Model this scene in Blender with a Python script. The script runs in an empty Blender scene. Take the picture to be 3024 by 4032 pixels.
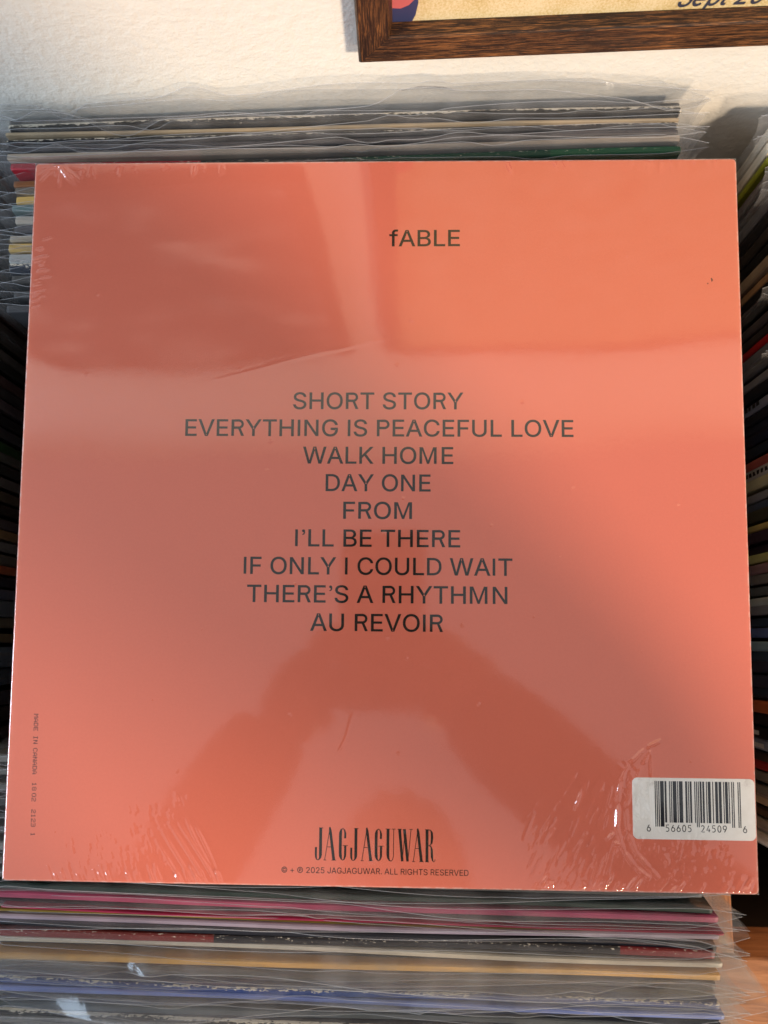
import bpy, bmesh, math, random, json
import numpy as np
from mathutils import Vector, Matrix, Euler
R = math.radians
sc = bpy.context.scene
COL = sc.collection

# ------------------------------------------------------------------ camera, world, lights, exposure
cam = bpy.data.cameras.new('camera')
camo = bpy.data.objects.new('camera', cam); COL.objects.link(camo); sc.camera = camo
CAM = Vector((0.01154, -0.05707, 0.32793))
CAM_R = Matrix(((0.9996070, -0.0055693, 0.0274740), (0.0101377, 0.9855530, -0.1690639), (-0.0261355, 0.1692760, 0.9852221)))
camo.matrix_world = Matrix.Translation(CAM) @ CAM_R.to_4x4()
cam.sensor_fit = 'VERTICAL'; cam.sensor_height = 36.0; cam.lens = 27.045
cam.clip_start = 0.004; cam.clip_end = 60.0
cam.dof.use_dof = True; cam.dof.focus_distance = 0.335; cam.dof.aperture_fstop = 9.0

TILT = R(5.0)                                   # the record sleeve and the row of record tops rise this much to the wall
world = bpy.data.worlds.new('World'); sc.world = world; world.use_nodes = True
bgn = world.node_tree.nodes['Background']
bgn.inputs[0].default_value = (0.80, 0.80, 0.82, 1); bgn.inputs[1].default_value = 0.46

def area_lamp(name, loc, target, size, energy, color, size_y=None):
    l = bpy.data.lights.new(name, 'AREA'); l.energy = energy; l.color = color
    l.shape = 'RECTANGLE' if size_y else 'DISK'; l.size = size
    if size_y: l.size_y = size_y
    o = bpy.data.objects.new(name, l); COL.objects.link(o); o.location = loc
    o.rotation_euler = (Vector(target) - Vector(loc)).to_track_quat('-Z', 'Y').to_euler()
    return o
AZ, EL = R(39), R(23)
d = Vector((math.sin(AZ) * math.cos(EL), -math.cos(AZ) * math.cos(EL), math.sin(EL)))
area_lamp('warm_lamp', Vector((0.02, 0.05, 0)) + d * 2.6, (0.02, 0.05, 0), 0.30, 80.0, (1.0, 0.785, 0.57))
area_lamp('window_light', (-1.7, -0.55, 0.78), (-0.1, 0.05, 0), 0.8, 36.0, (0.66, 0.83, 1.0), 0.9)
sc.view_settings.view_transform = 'Standard'; sc.view_settings.look = 'None'
sc.view_settings.exposure = 0.12; sc.view_settings.gamma = 1.0
sc.cycles.transparent_max_bounces = 48; sc.cycles.max_bounces = 14
sc.cycles.use_denoising = True
sc.cycles.sample_clamp_indirect = 6.0

# ------------------------------------------------------------------ helpers
rnd = random.Random(7)
def tag(o, label=None, cat=None, group=None, kind=None):
    if label: o['label'] = label
    if cat: o['category'] = cat
    if group: o['group'] = group
    if kind: o['kind'] = kind
    return o
def empty(name, loc=(0, 0, 0), rot=(0, 0, 0)):
    o = bpy.data.objects.new(name, None); COL.objects.link(o)
    o.empty_display_size = 0.01; o.location = loc; o.rotation_euler = rot
    return o
def mesh_obj(name, verts, faces, mats, parent=None, smooth=False, mat_idx=None):
    me = bpy.data.meshes.new(name)
    me.from_pydata([tuple(v) for v in verts], [], [tuple(f) for f in faces])
    for m in (mats if isinstance(mats, (list, tuple)) else [mats]): me.materials.append(m)
    if mat_idx is not None: me.polygons.foreach_set('material_index', mat_idx)
    if smooth: me.polygons.foreach_set('use_smooth', [True] * len(me.polygons))
    me.update()
    o = bpy.data.objects.new(name, me); COL.objects.link(o)
    if parent: o.parent = parent
    return o
def set_attr(o, name, vals):
    a = o.data.attributes.new(name, 'FLOAT', 'POINT'); a.data.foreach_set('value', np.asarray(vals, dtype=np.float32))

class N:
    """tiny node-tree builder"""
    def __init__(s, name):
        s.m = bpy.data.materials.new(name); s.m.use_nodes = True
        s.t = s.m.node_tree; s.t.nodes.clear()
        s.out = s.t.nodes.new('ShaderNodeOutputMaterial')
    def n(s, typ, **kw):
        nd = s.t.nodes.new(typ)
        for k, v in kw.items():
            if k.startswith('_'): nd.inputs[k[1:].replace('__', ' ')].default_value = v
            else: setattr(nd, k, v)
        return nd
    def l(s, a, b): s.t.links.new(a, b)
    def surf(s, sock): s.l(sock, s.out.inputs['Surface'])
    def bsdf(s, **kw):
        b = s.n('ShaderNodeBsdfPrincipled')
        for k, v in kw.items(): b.inputs[k.replace('__', ' ')].default_value = v
        return b
    def ramp(s, fac, stops):
        r = s.n('ShaderNodeValToRGB'); e = r.color_ramp.elements
        while len(e) < len(stops): e.new(0.5)
        for i, (p, c) in enumerate(stops): e[i].position = p; e[i].color = (*c, 1) if len(c) == 3 else c
        s.l(fac, r.inputs[0]); return r.outputs[0]
    def coord(s, scale=(1, 1, 1), kind='Object'):
        tc = s.n('ShaderNodeTexCoord'); mp = s.n('ShaderNodeMapping'); mp.inputs['Scale'].default_value = scale
        s.l(tc.outputs[kind], mp.inputs[0]); return mp.outputs[0]
    def noise(s, vec, scale, detail=3, rough=0.5, dist=0.0):
        t = s.n('ShaderNodeTexNoise'); t.inputs['Scale'].default_value = scale; t.inputs['Detail'].default_value = detail
        t.inputs['Roughness'].default_value = rough; t.inputs['Distortion'].default_value = dist
        if vec is not None: s.l(vec, t.inputs['Vector'])
        return t.outputs[0]
    def mixc(s, fac, a, b, blend='MIX'):
        m = s.n('ShaderNodeMix', data_type='RGBA', blend_type=blend)
        for i, v in ((0, fac), (6, a), (7, b)):
            if hasattr(v, 'node'): s.l(v, m.inputs[i])
            else: m.inputs[i].default_value = v if not isinstance(v, tuple) or len(v) == 4 else (*v, 1)
        return m.outputs[2]
    def math(s, op, a, b=0.0, clamp=False):
        m = s.n('ShaderNodeMath', operation=op, use_clamp=clamp)
        for i, v in ((0, a), (1, b)):
            if hasattr(v, 'node'): s.l(v, m.inputs[i])
            else: m.inputs[i].default_value = v
        return m.outputs[0]
    def fresnel(s, ior):
        f = s.n('ShaderNodeFresnel'); g = s.n('ShaderNodeNewGeometry')      # thin sheet: the same from both sides
        s.l(s.math('ADD', ior, s.math('MULTIPLY', g.outputs['Backfacing'], 1 / ior - ior)), f.inputs[0]); return f.outputs[0]
    def bump(s, h, strength, dist, bsdf):
        b = s.n('ShaderNodeBump'); b.inputs['Strength'].default_value = strength; b.inputs['Distance'].default_value = dist
        s.l(h, b.inputs['Height']); s.l(b.outputs[0], bsdf.inputs['Normal'])

def plain(name, col, rough=0.5, spec=0.4, noise_amt=0.15, noise_scale=60):
    k = N(name); b = k.bsdf(Roughness=rough); b.inputs['Specular IOR Level'].default_value = spec
    n = k.noise(k.coord(), noise_scale, 4)
    k.l(k.mixc(n, tuple(c * (1 - noise_amt) for c in col), tuple(min(1, c * (1 + noise_amt)) for c in col)), b.inputs['Base Color'])
    k.surf(b.outputs[0]); return k.m

# --- materials
def mat_wall():
    k = N('wall_plaster'); b = k.bsdf(Roughness=0.75); b.inputs['Specular IOR Level'].default_value = 0.25
    v = k.coord()
    c = k.ramp(k.noise(v, 9, 4), [(0.3, (0.66, 0.635, 0.58)), (0.7, (0.72, 0.695, 0.64))])
    k.l(c, b.inputs['Base Color'])
    v2 = k.coord((1, 1, 1.25))
    h = k.math('ADD', k.math('MULTIPLY', k.noise(v2, 190, 2, 0.45, 0.15), 1.0), k.math('MULTIPLY', k.noise(v2, 620, 2), 0.35))
    k.bump(h, 0.30, 0.0022, b)
    k.surf(b.outputs[0]); return k.m
def mat_wood(name, dark, mid, light, stretch, scale=160, rough=0.5):
    k = N(name); b = k.bsdf(Roughness=rough); b.inputs['Specular IOR Level'].default_value = 0.35
    v = k.coord(stretch)
    a = k.noise(v, scale, 6, 0.72, 1.0); a2 = k.noise(k.coord(), 14, 3)
    f = k.math('ADD', k.math('MULTIPLY', a, 0.8), k.math('MULTIPLY', a2, 0.2))
    c = k.ramp(f, [(0.40, dark), (0.5, mid), (0.63, light)])
    k.l(c, b.inputs['Base Color']); k.bump(a, 0.35, 0.0006, b)
    k.surf(b.outputs[0]); return k.m
def mat_jacket():
    """printed card; colour is the object's own colour, worn paper shows along the edges"""
    k = N('jacket_card'); b = k.bsdf(Roughness=0.45); b.inputs['Specular IOR Level'].default_value = 0.35
    oi = k.n('ShaderNodeObjectInfo'); at = k.n('ShaderNodeAttribute', attribute_name='wear')
    v = k.coord((1, 3, 3))
    n = k.noise(v, 420, 5, 0.7); n2 = k.noise(k.coord(), 46, 4)
    lo = k.mixc(1.0, oi.outputs['Color'], k.ramp(n2, [(0.3, (0.7, 0.7, 0.7)), (0.75, (1.15, 1.12, 1.1))]), 'MULTIPLY')
    amt = k.math('MULTIPLY', at.outputs['Fac'], oi.outputs['Alpha'])           # object alpha = how worn
    w = k.math('GREATER_THAN', k.math('ADD', k.math('MULTIPLY', k.math('ADD', k.math('MULTIPLY', n, 0.65), k.math('MULTIPLY', n2, 0.35)), 1.0), k.math('MULTIPLY', amt, 0.62)), 0.98)
    k.l(k.mixc(w, lo, (0.62, 0.55, 0.44)), b.inputs['Base Color'])
    k.surf(b.outputs[0]); return k.m
def mat_poly(name='clear_plastic', haze=0.25, gloss=0.62):
    """clear outer sleeve: thin, slightly hazy plastic"""
    k = N(name)
    tr = k.n('ShaderNodeBsdfTransparent'); tr.inputs[0].default_value = (0.95, 0.955, 0.96, 1)
    gl = k.n('ShaderNodeBsdfGlossy'); gl.inputs['Roughness'].default_value = 0.11; gl.inputs[0].default_value = (0.95, 0.96, 1, 1)
    df = k.n('ShaderNodeBsdfDiffuse'); df.inputs[0].default_value = (0.62, 0.62, 0.64, 1)
    tl = k.n('ShaderNodeBsdfTranslucent'); tl.inputs[0].default_value = (0.62, 0.62, 0.64, 1)
    hz = k.n('ShaderNodeMixShader'); hz.inputs[0].default_value = 0.5; k.l(df.outputs[0], hz.inputs[1]); k.l(tl.outputs[0], hz.inputs[2])
    m1 = k.n('ShaderNodeMixShader'); k.l(tr.outputs[0], m1.inputs[1]); k.l(hz.outputs[0], m1.inputs[2])
    lw = k.n('ShaderNodeLayerWeight'); lw.inputs[0].default_value = 0.35
    nz = k.noise(k.coord((1, 1, 1)), 70, 4)
    k.l(k.math('ADD', k.math('MULTIPLY', lw.outputs['Facing'], 0.09), k.math('MULTIPLY', k.math('MULTIPLY', nz, nz), haze)), m1.inputs[0])
    m2 = k.n('ShaderNodeMixShader'); fr = k.fresnel(1.5)
    k.l(k.math('MULTIPLY', fr, gloss, True), m2.inputs[0])
    k.l(m1.outputs[0], m2.inputs[1]); k.l(gl.outputs[0], m2.inputs[2])
    bp = k.n('ShaderNodeBump'); bp.inputs['Strength'].default_value = 0.22; bp.inputs['Distance'].default_value = 0.0016
    k.l(k.noise(k.coord((1, 1, 0.6)), 85, 3), bp.inputs['Height']); k.l(bp.outputs[0], gl.inputs['Normal'])
    k.surf(m2.outputs[0]); return k.m
def mat_rim():
    k = N('plastic_edge')
    tr = k.n('ShaderNodeBsdfTransparent'); b = k.bsdf(Roughness=0.3); b.inputs['Base Color'].default_value = (0.6, 0.62, 0.66, 1)
    m = k.n('ShaderNodeMixShader'); m.inputs[0].default_value = 0.34; k.l(tr.outputs[0], m.inputs[1]); k.l(b.outputs[0], m.inputs[2])
    k.surf(m.outputs[0]); return k.m
def mat_cover():
    k = N('coral_print'); b = k.bsdf(Roughness=0.42); b.inputs['Specular IOR Level'].default_value = 0.22
    at = k.n('ShaderNodeAttribute', attribute_name='wear')
    v = k.coord()
    c = k.mixc(k.noise(v, 900, 3, 0.7), (0.70, 0.178, 0.112), (0.76, 0.202, 0.130))
    c = k.mixc(k.math('MULTIPLY', k.noise(v, 12, 3), 0.2), c, (0.66, 0.14, 0.08))
    n = k.noise(v, 260, 4, 0.7)
    w = k.math('MULTIPLY', at.outputs['Fac'], k.ramp(n, [(0.45, (0.25, 0.25, 0.25)), (0.6, (1, 1, 1))]))
    k.l(k.mixc(k.math('MULTIPLY', w, 0.6), c, (0.86, 0.70, 0.64)), b.inputs['Base Color'])
    k.bump(k.noise(v, 1500, 2), 0.12, 0.0002, b)
    k.surf(b.outputs[0]); return k.m
def mat_film():
    k = N('shrink_film')
    tr = k.n('ShaderNodeBsdfTransparent'); tr.inputs[0].default_value = (0.985, 0.985, 0.985, 1)
    gl = k.n('ShaderNodeBsdfGlossy'); gl.inputs[0].default_value = (1, 1, 1, 1)
    nz = k.noise(k.coord(), 26, 4, 0.6)
    k.l(k.math('ADD', 0.045, k.math('MULTIPLY', nz, 0.06)), gl.inputs['Roughness'])
    fr = k.fresnel(1.5)
    m = k.n('ShaderNodeMixShader'); k.l(k.math('MULTIPLY', fr, 2.25, True), m.inputs[0])
    k.l(tr.outputs[0], m.inputs[1]); k.l(gl.outputs[0], m.inputs[2])
    bp = k.n('ShaderNodeBump'); bp.inputs['Strength'].default_value = 0.03; bp.inputs['Distance'].default_value = 0.0005
    k.l(k.noise(k.coord(), 210, 3), bp.inputs['Height']); k.l(bp.outputs[0], gl.inputs['Normal'])
    k.surf(m.outputs[0]); return k.m
def mat_sticker():
    k = N('sticker_paper'); b = k.bsdf(Roughness=0.5)
    v = k.coord()
    c = k.ramp(k.noise(v, 130, 5, 0.65), [(0.28, (0.62, 0.57, 0.53)), (0.40, (0.84, 0.80, 0.75)), (0.7, (0.90, 0.87, 0.83))])
    k.l(c, b.inputs['Base Color']); k.surf(b.outputs[0]); return k.m
def mat_poster():
    k = N('poster_paper'); b = k.bsdf(Roughness=0.35)
    v = k.coord()
    n = k.math('ADD', k.math('MULTIPLY', k.noise(v, 1100, 4, 0.7), 0.6), k.math('MULTIPLY', k.noise(v, 45, 3), 0.4))
    c = k.ramp(n, [(0.33, (0.34, 0.22, 0.075)), (0.45, (0.55, 0.42, 0.19)), (0.6, (0.68, 0.57, 0.36))])
    k.l(c, b.inputs['Base Color']); k.surf(b.outputs[0]); return k.m
def mat_smudge():
    k = N('dark_artwork'); b = k.bsdf(Roughness=0.4)
    n = k.noise(k.coord((1, 1, 1.6)), 11, 3, 0.5)
    c = k.ramp(n, [(0.46, (0.06, 0.035, 0.03)), (0.55, (0.12, 0.075, 0.06)), (0.66, (0.55, 0.45, 0.40))])
    k.l(c, b.inputs['Base Color']); k.surf(b.outputs[0]); return k.m

M = dict(wall=mat_wall(), jacket=mat_jacket(), poly=mat_poly(), hazy=mat_poly('milky_plastic', 0.26, 0.45), rim=mat_rim(), cover=mat_cover(), film=mat_film(),
         sticker=mat_sticker(), poster=mat_poster(), smudge=mat_smudge(),
         frame_h=mat_wood('dark_wood_rail', (0.008, 0.005, 0.004), (0.030, 0.013, 0.007), (0.30, 0.12, 0.036), (0.035, 1, 1), 2200, 0.42),
         frame_v=mat_wood('dark_wood_stile', (0.008, 0.005, 0.004), (0.030, 0.013, 0.007), (0.30, 0.12, 0.036), (1, 1, 0.035), 2200, 0.42),
         bin=mat_wood('bin_wood', (0.20, 0.075, 0.028), (0.33, 0.13, 0.05), (0.42, 0.18, 0.075), (0.12, 1, 1), 130, 0.55),
         bin_shade=plain('shade_black_board', (0.02, 0.012, 0.008), 0.7, 0.2),  # near-black colour stands in for the shade inside the bin
         bin_y=mat_wood('bin_wood_side', (0.20, 0.075, 0.028), (0.33, 0.13, 0.05), (0.42, 0.18, 0.075), (1, 0.12, 1), 130, 0.55),
         ink=plain('printed_ink', (0.010, 0.010, 0.007), 0.5, 0.25, 0.2, 500),
         stamp=plain('stamp_ink', (0.085, 0.032, 0.03), 0.5, 0.2, 0.4, 900),
         bar=plain('barcode_ink', (0.016, 0.017, 0.024), 0.5, 0.25, 0.3, 500),
         navy=plain('poster_navy', (0.035, 0.045, 0.13), 0.4), pink=plain('poster_pink', (0.55, 0.13, 0.14), 0.4),
         posterink=plain('poster_ink', (0.03, 0.035, 0.06), 0.4),
         skin=plain('skin', (0.15, 0.075, 0.05), 0.5, 0.4, 0.12, 40), cloth=plain('dark_knit', (0.03, 0.022, 0.022), 0.9, 0.1, 0.3, 300),
         hair=plain('brown_hair', (0.03, 0.017, 0.01), 0.6, 0.3, 0.4, 200), jeans=plain('denim', (0.03, 0.045, 0.09), 0.9, 0.1, 0.2, 300),
         phone=plain('phone_glass', (0.02, 0.02, 0.022), 0.25), steel=plain('lens_ring', (0.10, 0.10, 0.11), 0.3),
         eye=plain('eye_white', (0.75, 0.72, 0.7), 0.3), floor=mat_wood('floor_wood', (0.10, 0.05, 0.025), (0.17, 0.085, 0.04), (0.22, 0.12, 0.06), (0.15, 1, 1), 40, 0.5))
# ------------------------------------------------------------------ large structure: wall, floor, record bin
WALL_YAW = math.atan(0.035)
wall = mesh_obj('wall', [(-3, 0, -1.0), (3, 0, -1.0), (3, 0, 2.4), (-3, 0, 2.4), (-3, 0.1, -1.0), (3, 0.1, -1.0), (3, 0.1, 2.4), (-3, 0.1, 2.4)],
                [(0, 1, 2, 3), (5, 4, 7, 6), (4, 0, 3, 7), (1, 5, 6, 2), (3, 2, 6, 7), (4, 5, 1, 0)], M['wall'])
wall.location = (0, 0.1916, 0); wall.rotation_euler = (0, 0, WALL_YAW)
tag(wall, 'textured off-white plaster wall behind the records', 'wall')
floor = mesh_obj('floor', [(-3, -3, -1.0), (3, -3, -1.0), (3, 0.4, -1.0), (-3, 0.4, -1.0)], [(0, 1, 2, 3)], M['floor']); tag(floor, kind='structure')

def box(name, x0, x1, y0, y1, z0, z1, mat, parent=None, bev=0.0012):
    bm = bmesh.new()
    vs = [bm.verts.new(p) for p in [(x0, y0, z0), (x1, y0, z0), (x1, y1, z0), (x0, y1, z0), (x0, y0, z1), (x1, y0, z1), (x1, y1, z1), (x0, y1, z1)]]
    for f in [(3, 2, 1, 0), (4, 5, 6, 7), (0, 1, 5, 4), (1, 2, 6, 5), (2, 3, 7, 6), (3, 0, 4, 7)]: bm.faces.new([vs[i] for i in f])
    if bev: bmesh.ops.bevel(bm, geom=list(bm.edges), offset=bev, segments=2, affect='EDGES', profile=0.5)
    me = bpy.data.meshes.new(name); bm.to_mesh(me); bm.free(); me.materials.append(mat)
    o = bpy.data.objects.new(name, me); COL.objects.link(o)
    if parent: o.parent = parent
    return o
bin_ = empty('record_bin', (0, 0, -0.99)); tag(bin_, 'orange-brown wooden record bin with dividers under the records', 'record bin')
def bx(name, x0, x1, y0, y1, z0, z1): return box(name, x0, x1, y0, y1, z0 + 0.99, z1 + 0.99, M['bin_y' if name in ('divider', 'side_board') else 'bin'], bin_)
bx('divider', 0.1595, 0.1765, -0.207, 0.175, -0.30, -0.090)
bx('divider', -0.1925, -0.1775, -0.207, 0.175, -0.30, -0.105)
bx('front_board', -0.54, 0.53, -0.246, -0.2085, -0.134, -0.090)
fp_ = bx('shade_panel', -0.54, 0.53, -0.240, -0.2125, -0.364, -0.1343); fp_.data.materials[0] = M['bin_shade']  # added panel, coloured to read as the unlit void below the board
bb = box('base_board', -0.54, 0.53, -0.208, 0.178, -0.016, 0.0, M['bin_shade'], bin_); bb.location = (0, 0, 0.99 - 0.3262); bb.rotation_euler = (TILT, 0, 0)  # wooden board, its shade put into the colour
bx('side_board', 0.5305, 0.548, -0.246, 0.177, -0.364, -0.09)
bx('side_board', -0.558, -0.5405, -0.246, 0.177, -0.364, -0.09)
bx('cabinet', -0.54, 0.53, -0.236, 0.177, -0.989, -0.3645)

# framed poster on the wall; local x along the wall, y out of the wall is negative, z up
def framed(name, label, x0, x1, z0, z1, rail, depth, paper_mat, hm, vm):
    g = empty(name, (0, 0.1916, 0), (0, 0, WALL_YAW)); tag(g, label, 'framed poster')
    def rail_piece(nm, pts_o, pts_i, mat):
        # moulding: outer front edge, raised front face, inner lip sloping back to the paper
        prof = [(0.0, -0.0003), (0.0, -depth + 0.0012), (0.06, -depth), (0.86, -depth + 0.0004), (0.9, -depth + 0.0012), (1.0, -0.0032), (1.0, -0.0003)]
        vs, fs = [], []
        for k in (0, 1):
            for t, y in prof:
                vs.append((pts_o[k][0] + (pts_i[k][0] - pts_o[k][0]) * t, y, pts_o[k][1] + (pts_i[k][1] - pts_o[k][1]) * t))
        n = len(prof)
        for i in range(n): fs.append((i, (i + 1) % n, n + (i + 1) % n, n + i))
        fs.append(tuple(range(n - 1, -1, -1))); fs.append(tuple(range(n, 2 * n)))
        return mesh_obj(nm, vs, fs, mat, g)
    a = 0.00006
    rail_piece('frame_rail', ((x0 + a, z0), (x1 - a, z0)), ((x0 + rail + a, z0 + rail), (x1 - rail - a, z0 + rail)), hm)
    rail_piece('frame_rail', ((x1 - a, z1), (x0 + a, z1)), ((x1 - rail - a, z1 - rail), (x0 + rail + a, z1 - rail)), hm)
    rail_piece('frame_stile', ((x0, z1 - a), (x0, z0 + a)), ((x0 + rail, z1 - rail - a), (x0 + rail, z0 + rail + a)), vm)
    rail_piece('frame_stile', ((x1, z0 + a), (x1, z1 - a)), ((x1 - rail, z0 + rail + a), (x1 - rail, z1 - rail - a)), vm)
    e = rail - 0.001
    mesh_obj('poster', [(x0 + e, -0.0026, z0 + e), (x1 - e, -0.0026, z0 + e), (x1 - e, -0.0026, z1 - e), (x0 + e, -0.0026, z1 - e),
                        (x0 + e, -0.0006, z0 + e), (x1 - e, -0.0006, z0 + e), (x1 - e, -0.0006, z1 - e), (x0 + e, -0.0006, z1 - e)],
             [(0, 1, 2, 3), (5, 4, 7, 6), (4, 0, 3, 7), (1, 5, 6, 2), (3, 2, 6, 7), (4, 5, 1, 0)], paper_mat, g)
    return g
FP = framed('framed_poster', 'cream poster in a dark brown wood frame hanging above the records', -0.0092, 0.46, 0.0424, 0.60, 0.0145, 0.0090, M['poster'], M['frame_h'], M['frame_v'])
FP2 = framed('framed_poster', 'dark picture in a brown frame on the wall, seen only mirrored in the sleeve wrap', -0.40, -0.045, 0.092, 0.60, 0.016, 0.009, M['smudge'], M['frame_h'], M['frame_v'])

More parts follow.
